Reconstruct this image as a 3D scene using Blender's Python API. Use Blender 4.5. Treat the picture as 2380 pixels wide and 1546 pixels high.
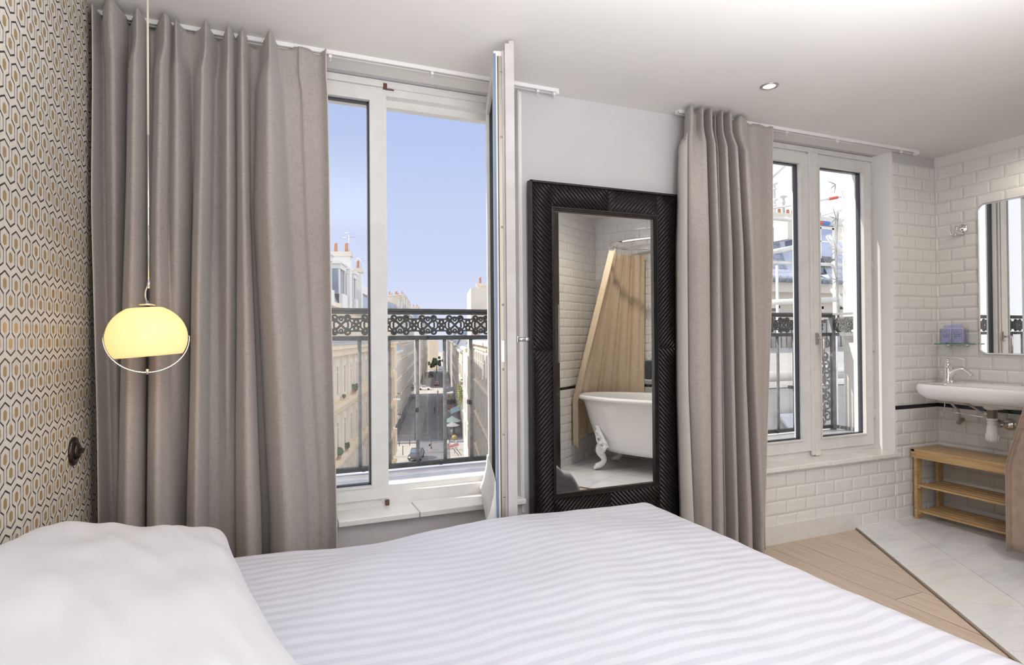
import bpy, bmesh, math, random
from mathutils import Vector, Matrix, noise
random.seed(7)
PI = math.pi
C = bpy.context.scene
COL = C.collection
for o in list(bpy.data.objects): bpy.data.objects.remove(o)

# ------------------------------------------------------------------ camera
cam_d = bpy.data.cameras.new('camera'); cam = bpy.data.objects.new('camera', cam_d); COL.objects.link(cam)
cam_d.sensor_width = 36; cam_d.lens = 36*1375/2380; cam_d.clip_start = .05; cam_d.clip_end = 2000
yaw, pitch, roll = math.radians(22.5), math.radians(.43), math.radians(-.47)
fwd = Vector((math.sin(yaw)*math.cos(pitch), math.cos(yaw)*math.cos(pitch), math.sin(pitch)))
rt = Vector((math.cos(yaw), -math.sin(yaw), 0)); up = rt.cross(fwd)
r2 = rt*math.cos(roll) + up*math.sin(roll); u2 = -rt*math.sin(roll) + up*math.cos(roll)
cam.matrix_world = Matrix(((r2.x, u2.x, -fwd.x, 0), (r2.y, u2.y, -fwd.y, 0), (r2.z, u2.z, -fwd.z, 1.175), (0, 0, 0, 1)))
C.camera = cam
C.view_settings.view_transform = 'Standard'; C.view_settings.look = 'None'
C.view_settings.gamma = 1; C.view_settings.use_curve_mapping = False
C.view_settings.exposure = 0.0
C.cycles.max_bounces = 7; C.cycles.diffuse_bounces = 4; C.cycles.glossy_bounces = 4
C.cycles.transparent_max_bounces = 24; C.cycles.transmission_bounces = 4
C.cycles.caustics_reflective = False; C.cycles.caustics_refractive = False
C.cycles.sample_clamp_indirect = 6

# ------------------------------------------------------------------ sky, sun, large area lights
SUN_DIR = Vector((.80, -.17, -.575)).normalized()      # direction the light travels
w = bpy.data.worlds.new('sky'); C.world = w; w.use_nodes = True
nt = w.node_tree; nt.nodes.clear()
out = nt.nodes.new('ShaderNodeOutputWorld'); bg = nt.nodes.new('ShaderNodeBackground')
tc = nt.nodes.new('ShaderNodeTexCoord')
sep = nt.nodes.new('ShaderNodeSeparateXYZ'); nt.links.new(tc.outputs['Generated'], sep.inputs[0])
ramp = nt.nodes.new('ShaderNodeValToRGB'); nt.links.new(sep.outputs['Z'], ramp.inputs[0])
e = ramp.color_ramp.elements
e[0].position = 0.0; e[0].color = (.76, .79, .95, 1)
e[1].position = .75; e[1].color = (.30, .42, .80, 1)
x = e.new(.10); x.color = (.64, .71, .94, 1)
x = e.new(.32); x.color = (.49, .60, .90, 1)
# clear blue down the street, bright white haze everywhere else
dot = nt.nodes.new('ShaderNodeVectorMath'); dot.operation = 'DOT_PRODUCT'
dot.inputs[1].default_value = Vector((math.sin(math.radians(13)), math.cos(math.radians(13)), .17)).normalized()
nt.links.new(tc.outputs['Generated'], dot.inputs[0])
mr = nt.nodes.new('ShaderNodeMapRange'); mr.interpolation_type = 'SMOOTHSTEP'
nt.links.new(dot.outputs['Value'], mr.inputs['Value'])
mr.inputs['From Min'].default_value = .945; mr.inputs['From Max'].default_value = .86
mx = nt.nodes.new('ShaderNodeMix'); mx.data_type = 'RGBA'
nt.links.new(mr.outputs[0], mx.inputs['Factor']); nt.links.new(ramp.outputs[0], mx.inputs['A'])
mx.inputs['B'].default_value = (1.16, 1.2, 1.3, 1)
nt.links.new(mx.outputs['Result'], bg.inputs[0]); bg.inputs[1].default_value = 1.0
nt.links.new(bg.outputs[0], out.inputs[0])

def light(name, kind, loc, energy, color=(1, 1, 1), direction=None, **kw):
    d = bpy.data.lights.new(name, kind); d.energy = energy; d.color = color
    for k, v in kw.items(): setattr(d, k, v)
    o = bpy.data.objects.new(name, d); COL.objects.link(o); o.location = loc
    if direction is not None: o.rotation_euler = Vector(direction).to_track_quat('-Z', 'Y').to_euler()
    return o
light('sun', 'SUN', (0, 0, 30), 5.0, (1, .94, .84), SUN_DIR, angle=.01)
# fill light added behind the camera
light('rear_fill_light', 'AREA', (.0, -2.6, 1.35), 46, (.93, .96, 1), (0.25, 1, .12), shape='RECTANGLE', size=1.0, size_y=1.9)
light('ceiling_fill_light', 'AREA', (1.05, .15, 1.58), 72, (.95, .965, 1), (0, 0, 1), shape='RECTANGLE', size=2.3, size_y=2.0)  # added upward fill that brightens the ceiling, stands for no real lamp

# ------------------------------------------------------------------ helpers
def inp(n, k, v):
    if k in n.inputs: n.inputs[k].default_value = v
def mat(name, color, rough=.5, metal=0, spec=.5, **kw):
    m = bpy.data.materials.new(name); m.use_nodes = True
    b = m.node_tree.nodes['Principled BSDF']
    inp(b, 'Base Color', (*color, 1)); inp(b, 'Roughness', rough); inp(b, 'Metallic', metal); inp(b, 'Specular IOR Level', spec)
    for k, v in kw.items(): inp(b, k, v)
    return m
def N(m, t, **kw):
    n = m.node_tree.nodes.new(t)
    for k, v in kw.items(): setattr(n, k, v)
    return n
def LK(m, a, b): m.node_tree.links.new(a, b)
def bsdf(m): return m.node_tree.nodes['Principled BSDF']
def bump(m, height, strength=.2, dist=.01):
    b = N(m, 'ShaderNodeBump'); b.inputs['Strength'].default_value = strength; b.inputs['Distance'].default_value = dist
    LK(m, height, b.inputs['Height']); LK(m, b.outputs[0], bsdf(m).inputs['Normal']); return b
def noise_n(m, scale=5, detail=3, mapscale=None, coord='Object', rough=.5):
    tc = N(m, 'ShaderNodeTexCoord'); v = tc.outputs[coord]
    if mapscale:
        mp = N(m, 'ShaderNodeMapping'); mp.inputs['Scale'].default_value = mapscale; LK(m, v, mp.inputs[0]); v = mp.outputs[0]
    n = N(m, 'ShaderNodeTexNoise'); n.inputs['Scale'].default_value = scale; n.inputs['Detail'].default_value = detail
    n.inputs['Roughness'].default_value = rough
    LK(m, v, n.inputs['Vector']); return n
def ramp_n(m, fac, stops):
    r = N(m, 'ShaderNodeValToRGB'); LK(m, fac, r.inputs[0]); e = r.color_ramp.elements
    e[0].position, e[0].color = stops[0][0], (*stops[0][1], 1); e[1].position, e[1].color = stops[-1][0], (*stops[-1][1], 1)
    for p, c in stops[1:-1]:
        x = e.new(p); x.color = (*c, 1)
    return r
def noisy(name, c1, c2, scale=6, rough=.6, mapscale=None, bumps=0, detail=4, lo=.35, hi=.65, **kw):
    m = mat(name, c1, rough, **kw); n = noise_n(m, scale, detail, mapscale)
    r = ramp_n(m, n.outputs[0], [(lo, c1), (hi, c2)]); LK(m, r.outputs[0], bsdf(m).inputs['Base Color'])
    if bumps: bump(m, n.outputs[0], bumps, .004)
    return m
def glassy(name, tint=(1, 1, 1), refl=.08, rough=0.0):
    m = bpy.data.materials.new(name); m.use_nodes = True; t = m.node_tree; t.nodes.clear()
    o = t.nodes.new('ShaderNodeOutputMaterial'); a = t.nodes.new('ShaderNodeBsdfTransparent'); a.inputs[0].default_value = (*tint, 1)
    g = t.nodes.new('ShaderNodeBsdfGlossy'); g.inputs['Roughness'].default_value = rough
    lw = t.nodes.new('ShaderNodeLayerWeight'); lw.inputs[0].default_value = .5; pw = t.nodes.new('ShaderNodeMath'); pw.operation = 'POWER'; pw.inputs[1].default_value = 4.5; t.links.new(lw.outputs['Facing'], pw.inputs[0]); f = t.nodes.new('ShaderNodeMath'); f.operation = 'MULTIPLY_ADD'; f.inputs[1].default_value = .8; f.inputs[2].default_value = refl*.4; t.links.new(pw.outputs[0], f.inputs[0])
    mx = t.nodes.new('ShaderNodeMixShader'); t.links.new(f.outputs[0], mx.inputs[0]); t.links.new(a.outputs[0], mx.inputs[1])
    t.links.new(g.outputs[0], mx.inputs[2]); t.links.new(mx.outputs[0], o.inputs[0]); return m
def emis(name, color, strength):
    m = mat(name, color, .4); inp(bsdf(m), 'Emission Color', (*color, 1)); inp(bsdf(m), 'Emission Strength', strength); return m

class MB:
    """collects shapes and links them as ONE mesh object"""
    def __init__(s): s.v = []; s.f = []; s.m = []; s.sm = []
    def add(s, vs, fs, mi=0, smooth=False):
        k = len(s.v); s.v += [tuple(v) for v in vs]
        for f in fs: s.f.append([i+k for i in f]); s.m.append(mi); s.sm.append(smooth)
        return s
    def box(s, x0, x1, y0, y1, z0, z1, mi=0, M=None, bev=0):
        if bev > 0:
            b = bev; vs = []
            bm = bmesh.new(); bmesh.ops.create_cube(bm, size=1)
            for v in bm.verts: v.co = Vector(((x0+x1)/2+v.co.x*(x1-x0), (y0+y1)/2+v.co.y*(y1-y0), (z0+z1)/2+v.co.z*(z1-z0)))
            bmesh.ops.bevel(bm, geom=bm.edges[:], offset=b, segments=2, affect='EDGES', profile=.5)
            bm.verts.index_update()
            vs = [v.co.copy() for v in bm.verts]; fs = [[v.index for v in f.verts] for f in bm.faces]; bm.free()
            if M: vs = [M @ v for v in vs]
            return s.add(vs, fs, mi, False)
        vs = [Vector(p) for p in ((x0,y0,z0),(x1,y0,z0),(x1,y1,z0),(x0,y1,z0),(x0,y0,z1),(x1,y0,z1),(x1,y1,z1),(x0,y1,z1))]
        if M: vs = [M @ v for v in vs]
        return s.add(vs, [(0,3,2,1),(4,5,6,7),(0,1,5,4),(1,2,6,5),(2,3,7,6),(3,0,4,7)], mi)
    def tube(s, pts, r, n=10, mi=0, closed=False, flat=None, caps=True):
        """round tube along points; r number or list; flat=(normal, half thickness) squashes it"""
        P = [Vector(p) for p in pts]; k = len(P); R = r if isinstance(r, (list, tuple)) else [r]*k
        vs = []; prev = None
        for i in range(k):
            if closed: d = P[(i+1) % k]-P[i-1]
            else: d = P[min(i+1, k-1)]-P[max(i-1, 0)]
            if d.length < 1e-9: d = Vector((0, 0, 1))
            d.normalize()
            if flat is not None:
                a = Vector(flat[0]).normalized(); bb = d.cross(a)
                if bb.length < 1e-6: bb = d.orthogonal()
                bb.normalize(); ra = flat[1]
            else:
                if prev is None: a = d.orthogonal().normalized()
                else:
                    a = prev-d*prev.dot(d)
                    a = a.normalized() if a.length > 1e-6 else d.orthogonal().normalized()
                bb = d.cross(a); ra = None; prev = a
            for j in range(n):
                t = 2*PI*j/n
                if flat is not None:
                    cx = math.copysign(abs(math.cos(t))**.5, math.cos(t)); sx = math.copysign(abs(math.sin(t))**.5, math.sin(t))
                    vs.append(P[i]+a*cx*ra+bb*sx*R[i])
                else: vs.append(P[i]+a*math.cos(t)*R[i]+bb*math.sin(t)*R[i])
        fs = []
        for i in range(k if closed else k-1):
            for j in range(n):
                a0 = i*n+j; b0 = i*n+(j+1) % n; i2 = (i+1) % k
                fs.append((a0, b0, i2*n+(j+1) % n, i2*n+j))
        if caps and not closed: fs.append(tuple(range(n-1, -1, -1))); fs.append(tuple((k-1)*n+j for j in range(n)))
        return s.add(vs, fs, mi, True)
    def cyl(s, a, b, r, n=16, mi=0): return s.tube([a, b], r, n, mi)
    def lathe(s, prof, n=32, mi=0, M=None, smooth=True):
        """profile of (r, z) around z"""
        vs = []
        for r, z in prof:
            for j in range(n):
                t = 2*PI*j/n; vs.append(Vector((r*math.cos(t), r*math.sin(t), z)))
        if M: vs = [M @ v for v in vs]
        fs = []
        for i in range(len(prof)-1):
            for j in range(n): fs.append((i*n+j, i*n+(j+1) % n, (i+1)*n+(j+1) % n, (i+1)*n+j))
        if prof[0][0] > 1e-6: fs.append(tuple(range(n-1, -1, -1)))
        if prof[-1][0] > 1e-6: fs.append(tuple((len(prof)-1)*n+j for j in range(n)))
        return s.add(vs, fs, mi, smooth)
    def grid(s, rows, mi=0, smooth=True, wrap=False):
        k = len(rows[0]); vs = [p for r in rows for p in r]; fs = []
        for i in range(len(rows)-1):
            for j in range(k if wrap else k-1): fs.append((i*k+j, i*k+(j+1) % k, (i+1)*k+(j+1) % k, (i+1)*k+j))
        return s.add(vs, fs, mi, smooth)
    def prism(s, poly, h, M=None, mi=0, z0=0):
        """2D polygon (x, y) extruded along z by h"""
        n = len(poly); vs = [Vector((x, y, z0)) for x, y in poly]+[Vector((x, y, z0+h)) for x, y in poly]
        if M: vs = [M @ v for v in vs]
        fs = [tuple(range(n-1, -1, -1)), tuple(range(n, 2*n))]+[(i, (i+1) % n, n+(i+1) % n, n+i) for i in range(n)]
        return s.add(vs, fs, mi)
    def ball(s, c, r, n=12, mi=0, sc=(1, 1, 1)):
        prof = [(max(1e-7, r*math.sin(PI*i/n)), -r*math.cos(PI*i/n)) for i in range(n+1)]
        return s.lathe(prof, n*2, mi, Matrix.Translation(c) @ Matrix.Diagonal((*sc, 1)))
    def build(s, name, mats, parent=None, off=None, loc=None, rot=None):
        me = bpy.data.meshes.new(name)
        if off is None and parent is not None: off = parent.get('_o', None)
        vs = s.v
        if off is not None: vs = [(a-off[0], b-off[1], c-off[2]) for a, b, c in vs]
        me.from_pydata([tuple(v) for v in vs], [], s.f)
        for m_ in (mats if isinstance(mats, (list, tuple)) else [mats]): me.materials.append(m_)
        me.polygons.foreach_set('material_index', s.m); me.polygons.foreach_set('use_smooth', s.sm)
        me.update()
        o = bpy.data.objects.new(name, me); COL.objects.link(o)
        if parent is not None:
            o.parent = parent
            if parent.get('_o', None) is not None: o['_o'] = parent['_o']
        if loc is not None: o.location = loc
        if rot is not None: o.rotation_euler = rot
        return o
def tag(o, label=None, cat=None, group=None, kind=None):
    if label: o['label'] = label
    if cat: o['category'] = cat
    if group: o['group'] = group
    if kind: o['kind'] = kind
    return o
def thing(name, label, cat, loc=(0, 0, 0), rotz=0, group=None, kind=None, world=True):
    """Empty at the thing's base; its parts are given in world coordinates (world) or in its own"""
    o = bpy.data.objects.new(name, None); COL.objects.link(o); o.location = loc; o.rotation_euler = (0, 0, rotz)
    o.empty_display_size = .05
    if world: o['_o'] = tuple(loc)
    return tag(o, label, cat, group, kind)
def kids(o): return [c for c in bpy.data.objects if c.parent == o]
def dup(o, parent=None, **kw):
    c = o.copy(); COL.objects.link(c)
    if parent is not None: c.parent = parent
    for ch in kids(o): dup(ch, c)
    for k, v in kw.items():
        if k in ('label', 'group', 'category'): c[k] = v
        else: setattr(c, k, v)
    return c
def solid(o, t, offset=0):
    m = o.modifiers.new('thickness', 'SOLIDIFY'); m.thickness = t; m.offset = offset; return o
def subd(o, n=1):
    m = o.modifiers.new('smooth', 'SUBSURF'); m.levels = n; m.render_levels = n; return o
def smoothall(o):
    for p in o.data.polygons: p.use_smooth = True
    return o
def crom(P, k=6):
    """smooth curve through points of any dimension"""
    out = []
    for i in range(len(P)-1):
        p0 = P[max(i-1, 0)]; p1 = P[i]; p2 = P[i+1]; p3 = P[min(i+2, len(P)-1)]
        for j in range(k):
            t = j/k
            out.append(tuple(.5*((2*b)+(-a+c)*t+(2*a-5*b+4*c-d)*t*t+(-a+3*b-3*c+d)*t**3) for a, b, c, d in zip(p0, p1, p2, p3)))
    out.append(tuple(P[-1])); return out
def lerp(a, b, t): return a+(b-a)*t
def sstep(t): t = max(0, min(1, t)); return t*t*(3-2*t)
# ------------------------------------------------------------------ materials
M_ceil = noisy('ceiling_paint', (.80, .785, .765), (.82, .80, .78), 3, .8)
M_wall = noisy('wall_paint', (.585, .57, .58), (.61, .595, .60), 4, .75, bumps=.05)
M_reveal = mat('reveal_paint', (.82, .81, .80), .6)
M_tile = mat('white_glazed_tile', (.80, .79, .775), .10, spec=.55)
M_grout = noisy('tile_grout', (.66, .64, .62), (.74, .72, .70), 20, .9)
M_btile = mat('black_glazed_tile', (.012, .012, .013), .12)
M_win = noisy('window_paint', (.74, .73, .71), (.79, .78, .765), 14, .38)
M_winb = mat('window_gasket', (.03, .035, .05), .4)
M_glass = glassy('window_glass')
M_chrome = mat('chrome', (.86, .86, .87), .06, metal=1)
M_steel = mat('brushed_steel', (.62, .62, .63), .28, metal=1)
M_brass = mat('aged_metal_strip', (.42, .39, .34), .45, metal=.6)
M_porc = mat('white_porcelain', (.86, .86, .86), .07, spec=.6)
M_plastic = mat('white_plastic', (.83, .82, .82), .3)
M_black = mat('dark_bakelite', (.025, .015, .013), .12, spec=.6)
M_marble_sill = noisy('cream_marble', (.78, .76, .72), (.86, .85, .83), 5, .22, lo=.3, hi=.6)
M_mirror = mat('mirror_silver', (.93, .93, .92), .0, metal=1)
M_cord = mat('fabric_cord', (.72, .66, .56), .7)

def linen(name, base, dark, sc=1.0):
    m = mat(name, base, .9, spec=.15)
    inp(bsdf(m), 'Sheen Weight', .25)
    a = noise_n(m, 1, 5, (120*sc, 120*sc, 500*sc), rough=.65); b = noise_n(m, 1, 4, (28*sc, 28*sc, 480*sc), rough=.7)
    c = noise_n(m, 1, 4, (420*sc, 420*sc, 30*sc), rough=.7)
    ad = N(m, 'ShaderNodeMath', operation='ADD'); LK(m, b.outputs[0], ad.inputs[0]); LK(m, c.outputs[0], ad.inputs[1])
    a2 = N(m, 'ShaderNodeMath', operation='ADD'); LK(m, ad.outputs[0], a2.inputs[0]); LK(m, a.outputs[0], a2.inputs[1])
    dv = N(m, 'ShaderNodeMath', operation='MULTIPLY'); LK(m, a2.outputs[0], dv.inputs[0]); dv.inputs[1].default_value = 1/3
    r = ramp_n(m, dv.outputs[0], [(.38, dark), (.47, base), (.62, tuple(min(1, x*1.12) for x in base))])
    LK(m, r.outputs[0], bsdf(m).inputs['Base Color']); bump(m, dv.outputs[0], .3, .0012); return m
M_linen = linen('taupe_linen', (.385, .345, .322), (.235, .208, .196))
M_lining = mat('curtain_lining', (.60, .56, .51), .9)
M_linen_edge = mat('curtain_hem', (.62, .55, .48), .9)

# wallpaper: cream paper with dark wave lines and gold lozenges, printed pattern as its own faces
M_paper = noisy('wallpaper_cream', (.74, .70, .62), (.80, .76, .68), 60, .7)
M_pline = mat('wallpaper_line', (.055, .042, .045), .5)
M_pgold = noisy('wallpaper_gold', (.58, .40, .20), (.66, .48, .26), 200, .42, metal=.45)

# oak boards running across the room (object Y)
M_oak = mat('pale_oak_floor', (.6, .5, .4), .42)
tcn = N(M_oak, 'ShaderNodeTexCoord'); mp = N(M_oak, 'ShaderNodeMapping'); LK(M_oak, tcn.outputs['Object'], mp.inputs[0])
mp.inputs['Rotation'].default_value = (0, 0, PI/2); mp.inputs['Location'].default_value = (0, .06, 0)
bk = N(M_oak, 'ShaderNodeTexBrick'); LK(M_oak, mp.outputs[0], bk.inputs[0]); bk.offset = .37; bk.squash = 1
bk.inputs['Scale'].default_value = 1; bk.inputs['Brick Width'].default_value = 1.3; bk.inputs['Row Height'].default_value = .187
bk.inputs['Mortar Size'].default_value = .0016; bk.inputs['Mortar'].default_value = (.16, .11, .08, 1)
bk.inputs['Color1'].default_value = (.60, .48, .39, 1); bk.inputs['Color2'].default_value = (.66, .535, .44, 1)
gr = noise_n(M_oak, 1, 6, (90, 3.2, 3), rough=.6)
rr = ramp_n(M_oak, gr.outputs[0], [(.35, (.80, .78, .76)), (.6, (1, 1, 1))])
mm = N(M_oak, 'ShaderNodeMix', data_type='RGBA', blend_type='MULTIPLY'); mm.inputs['Factor'].default_value = 1
LK(M_oak, bk.outputs['Color'], mm.inputs['A']); LK(M_oak, rr.outputs[0], mm.inputs['B']); LK(M_oak, mm.outputs['Result'], bsdf(M_oak).inputs['Base Color'])

def marble(name, c, vein, rough=.18):
    m = mat(name, c, rough); n = noise_n(m, 3.0, 6, (1, 4.5, 1), rough=.62); inp(n, 'Distortion', .8)
    r = ramp_n(m, n.outputs[0], [(.30, vein), (.50, c), (.75, tuple(min(1, x*1.03) for x in c))]); LK(m, r.outputs[0], bsdf(m).inputs['Base Color']); return m
M_marb = [marble('floor_marble', (.78, .785, .80), (.69, .70, .745)), marble('floor_marble_warm', (.80, .80, .785), (.74, .73, .68)),
          marble('floor_marble_cool', (.75, .76, .80), (.64, .66, .73))]

# ------------------------------------------------------------------ room shell (floor z = 0)
XL, XR, YW, YB, ZC = -.56, 4.075, 2.53, -3.1, 2.33
TV = Vector((.548, .837, 0)).normalized(); NV = Vector((TV.y, -TV.x, 0)); RT = -math.atan2(TV.x, TV.y)
def NT(n, t, z=0): return NV*n+TV*t+Vector((0, 0, z))
def struct(name, mb, m, parent=None):
    o = mb.build(name, m, parent)
    if parent is None: o['kind'] = 'structure'
    return o
b = MB(); b.box(XL-.1, 4.3, YB-.1, 2.62, -.12, 0); struct('floor', b, M_oak)
# marble tiles of the washing corner: strip n from 1.37 to the tub wall, laid in columns along TV
def clip(poly, p, nrm):
    out = []
    for i in range(len(poly)):
        a, c = poly[i], poly[(i+1) % len(poly)]; da = (a-p).dot(nrm); dc = (c-p).dot(nrm)
        if da >= 0: out.append(a)
        if (da >= 0) != (dc >= 0): out.append(a+(c-a)*(da/(da-dc)))
    return out
b = MB(); cols = [1.37, 1.667, 1.965, 2.262, 2.56]; gp_ = .0012
for i in range(len(cols)-1):
    for k in range(-2, 10):
        t1 = 4.12-.41*k; t0 = t1-.41
        if t1 < .3: continue
        poly = [NT(cols[i]+gp_, t0+gp_), NT(cols[i+1]-gp_, t0+gp_), NT(cols[i+1]-gp_, t1-gp_), NT(cols[i]+gp_, t1-gp_)]
        for p, q in ((Vector((0, YW, 0)), Vector((0, -1, 0))), (Vector((XR, 0, 0)), Vector((-1, 0, 0))), (NT(0, 1.56), TV)): poly = clip(poly, p, q) if poly else poly
        if len(poly) < 3: continue
        b.prism([(v.x, v.y) for v in poly], .0075, mi=random.choice((0, 0, 0, 1, 2)))
gro = MB(); poly = [NT(1.366, 1.56), NT(2.577, 1.56), NT(2.577, 3.495), Vector((XR, 1.52, 0)), Vector((XR, YW, 0)), NT(1.366, 3.905)]
b.prism([(v.x, v.y) for v in poly], .0058, mi=3)
struct('floor', b, M_marb+[mat('floor_joint', (.36, .35, .35), .8)])
b = MB(); b.cyl(NT(1.362, 1.2, .006), NT(1.362, 3.9, .006), .005, 8); struct('trim_1', b, mat('threshold_strip', (.33, .26, .20), .5))
b = MB(); b.box(XL-.1, 4.3, YB-.1, 2.62, ZC, ZC+.12); struct('ceiling', b, M_ceil)

# window wall: openings 1 (-.17..1.09) and 2 (2.57..3.655), both from the sill up to the ceiling
O1, O2, ZS, YO = (-.17, 1.09), (2.57, 3.657), .405, 2.79
b = MB()
for x0, x1, z0, z1 in ((-.8, O1[0], 0, 2.5), (O1[0], O1[1], 0, ZS), (O1[1], O2[0], 0, 2.5), (O2[0], O2[1], 0, ZS), (O2[1], 4.3, 0, 2.5)):
    b.box(x0, x1, YW, YO, z0, z1, 0)
b.box(-.8, 4.3, YW+.02, YO, ZC+.001, 2.5, 0)
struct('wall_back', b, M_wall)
b = MB()   # plaster of the right-hand reveal of opening 2
b.box(O2[1]-.004, O2[1]+.001, YW-.004, 2.668, .43, ZC, 0)
b.box(O1[1]-.004, O1[1]+.001, YW-.002, 2.668, .43, ZC, 0); b.box(O1[1]-.001, O1[1]+.012, YW-.006, YW+.001, .36, ZC-.01, 0)
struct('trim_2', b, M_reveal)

# tiles: real bevelled pieces. rows measured down from z = 2.26, black course at z .697-.722
ROWH = .077
def tile_rows():
    r = [(2.26-ROWH*(k+1), 2.26-ROWH*k, 0, k) for k in range(20)]; r.append((.695, .720, 1, 0))
    r += [(.695-ROWH*(k+1), .695-ROWH*k, 0, k+21) for k in range(9)]; return r
def tiles(b, P0, U, NRM, length, off0, off1, rects):
    """P0 wall foot, U unit along the wall, NRM outward; rects = visible (u0,u1,z0,z1) areas"""
    for z0, z1, blk, k in tile_rows():
        off = off0 if k % 2 == 0 else off1
        u = off-.152
        while u < length:
            for (a0, a1, c0, c1) in rects:
                ua, ub = max(u, a0, 0), min(u+.152, a1, length); za, zb = max(z0, c0), min(z1, c1)
                if ub-ua < .006 or zb-za < .006: continue
                ua += .001; ub -= .001; za += .001; zb -= .001
                iw = min(.0125, (ub-ua)*.3, (zb-za)*.3) if not blk else .001
                h = .0062 if not blk else .003; q = h*.45 if not blk else h
                def P(uu, zz, d): return P0+U*uu+NRM*d+Vector((0, 0, zz))
                vs = [P(ua, za, 0), P(ub, za, 0), P(ub, zb, 0), P(ua, zb, 0), P(ua, za, q), P(ub, za, q), P(ub, zb, q), P(ua, zb, q),
                      P(ua+iw, za+iw, h), P(ub-iw, za+iw, h), P(ub-iw, zb-iw, h), P(ua+iw, zb-iw, h)]
                b.add(vs, [(0,1,5,4),(1,2,6,5),(2,3,7,6),(3,0,4,7),(4,5,9,8),(5,6,10,9),(6,7,11,10),(7,4,8,11),(8,9,10,11)], 2 if blk else 1)
            u += .152
# back wall tiles (u measured leftwards from the right corner)
b = MB(); b.box(O2[1], XR, YW-.0012, YW, 0, 2.262, 0); b.box(2.40, O2[1], YW-.0012, YW, 0, ZS, 0)
tiles(b, Vector((XR, YW-.001, 0)), Vector((-1, 0, 0)), Vector((0, -1, 0)), 1.68, .05, .126, [(0, XR-O2[1], 0, 2.26), (XR-O2[1], 1.675, 0, ZS)])
struct('wall_back', b, [M_grout, M_tile, M_btile])
# right wall
b = MB(); b.box(XR, XR+.12, 1.3, YW, 0, 2.5, 3); b.box(XR-.0012, XR, 1.5, YW, 0, 2.262, 0)
tiles(b, Vector((XR-.001, YW, 0)), Vector((0, -1, 0)), Vector((-1, 0, 0)), 1.02, .020, .097, [(0, 1.02, 0, 2.26)])
struct('wall_right', b, [M_grout, M_tile, M_btile, M_ceil])
# the two walls of the bath nook, turned 33 degrees
def wallseg(name, A, B, thick, nrm, rects=None, off=.05, ms=None):
    """wall from A to B, front face towards nrm, thickness away from it"""
    U = (B-A); L = U.length; U.normalize(); b = MB()
    vs = []
    for z in (0, 2.5):
        for p in (A, B, B-nrm*thick, A-nrm*thick): vs.append(p+Vector((0, 0, z)))
    b.add(vs, [(0,3,2,1),(4,5,6,7),(0,1,5,4),(1,2,6,5),(2,3,7,6),(3,0,4,7)], 3)
    if rects:
        tiles(b, A+nrm*.001, U, nrm, L, off, off+.076, rects)
        for r in rects:
            P = [A+U*r[0]+nrm*.001, A+U*r[1]+nrm*.001]
            b.add([P[0]+Vector((0,0,r[2])), P[1]+Vector((0,0,r[2])), P[1]+Vector((0,0,r[3])), P[0]+Vector((0,0,r[3]))], [(0,1,2,3)], 0)
    struct(name, b, [M_grout, M_tile, M_btile, M_ceil])
wallseg('wall_front', NT(2.578, 1.56), NT(1.79, 1.56), .12, TV, [(0, .788, 0, 2.26)], .04)
wallseg('wall_side', NT(2.578, 3.50), NT(2.578, 1.50), .12, -NV, [(0, 2.0, 0, 2.26)], .03)
# walls closing the room behind the camera
wallseg('wall_side', NT(1.78, 1.56), Vector((.55, YB, 0))+Vector((0, 0, 0)), .1, (-NV+TV*.1).normalized())
b = MB(); b.box(XL-.1, 3.2, YB-.1, YB, 0, 2.5, 0); struct('wall_rear', b, M_wall)
# the dark door edge with its steel pull beside the bath nook (seen in the tall mirror)
d = tag(thing('door_1', None, None, NT(1.72, 1.60)), kind='structure')
b = MB(); b.box(-.045, .028, -.9, .02, .0, 2.325); bo = b.build('door_leaf', mat('dark_door_paint', (.012, .012, .012), .3), d, off=(0, 0, 0), rot=(0, 0, RT))
b = MB(); b.box(-.010, .012, .022, .034, .95, 1.45); b.build('door_pull', M_steel, d, off=(0, 0, 0), rot=(0, 0, RT))

# baseboards and sills
b = MB(); b.box(2.40, 3.283, YW-.022, YW, 0, .104); struct('baseboard_back', b, M_win)
b = MB(); b.box(1.10, 2.40, YW-.012, YW, 0, .09); b.box(-.56, 1.09, YW-.012, YW, 0, .09); struct('baseboard_back', b, M_win)
b = MB(); b.box(XR-.014, XR, 1.52, YW, 0, .012); b.box(3.29, XR, YW-.016, YW, 0, .012); struct('baseboard_right', b, M_reveal)
b = MB()
for x0, x1 in ((-.19, .262), (.265, .60), (.603, 1.10)): b.box(x0, x1, 2.497, 2.668, ZS, .43, 0, bev=.004)
struct('trim_3', b, M_marble_sill)
b = MB()
for x0, x1 in ((2.55, 2.80), (2.803, 3.065), (3.068, 3.39), (3.393, 3.675)): b.box(x0, x1, 2.497, 2.668, ZS, .43, 0, bev=.004)
struct('trim_4', b, M_marble_sill)

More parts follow.
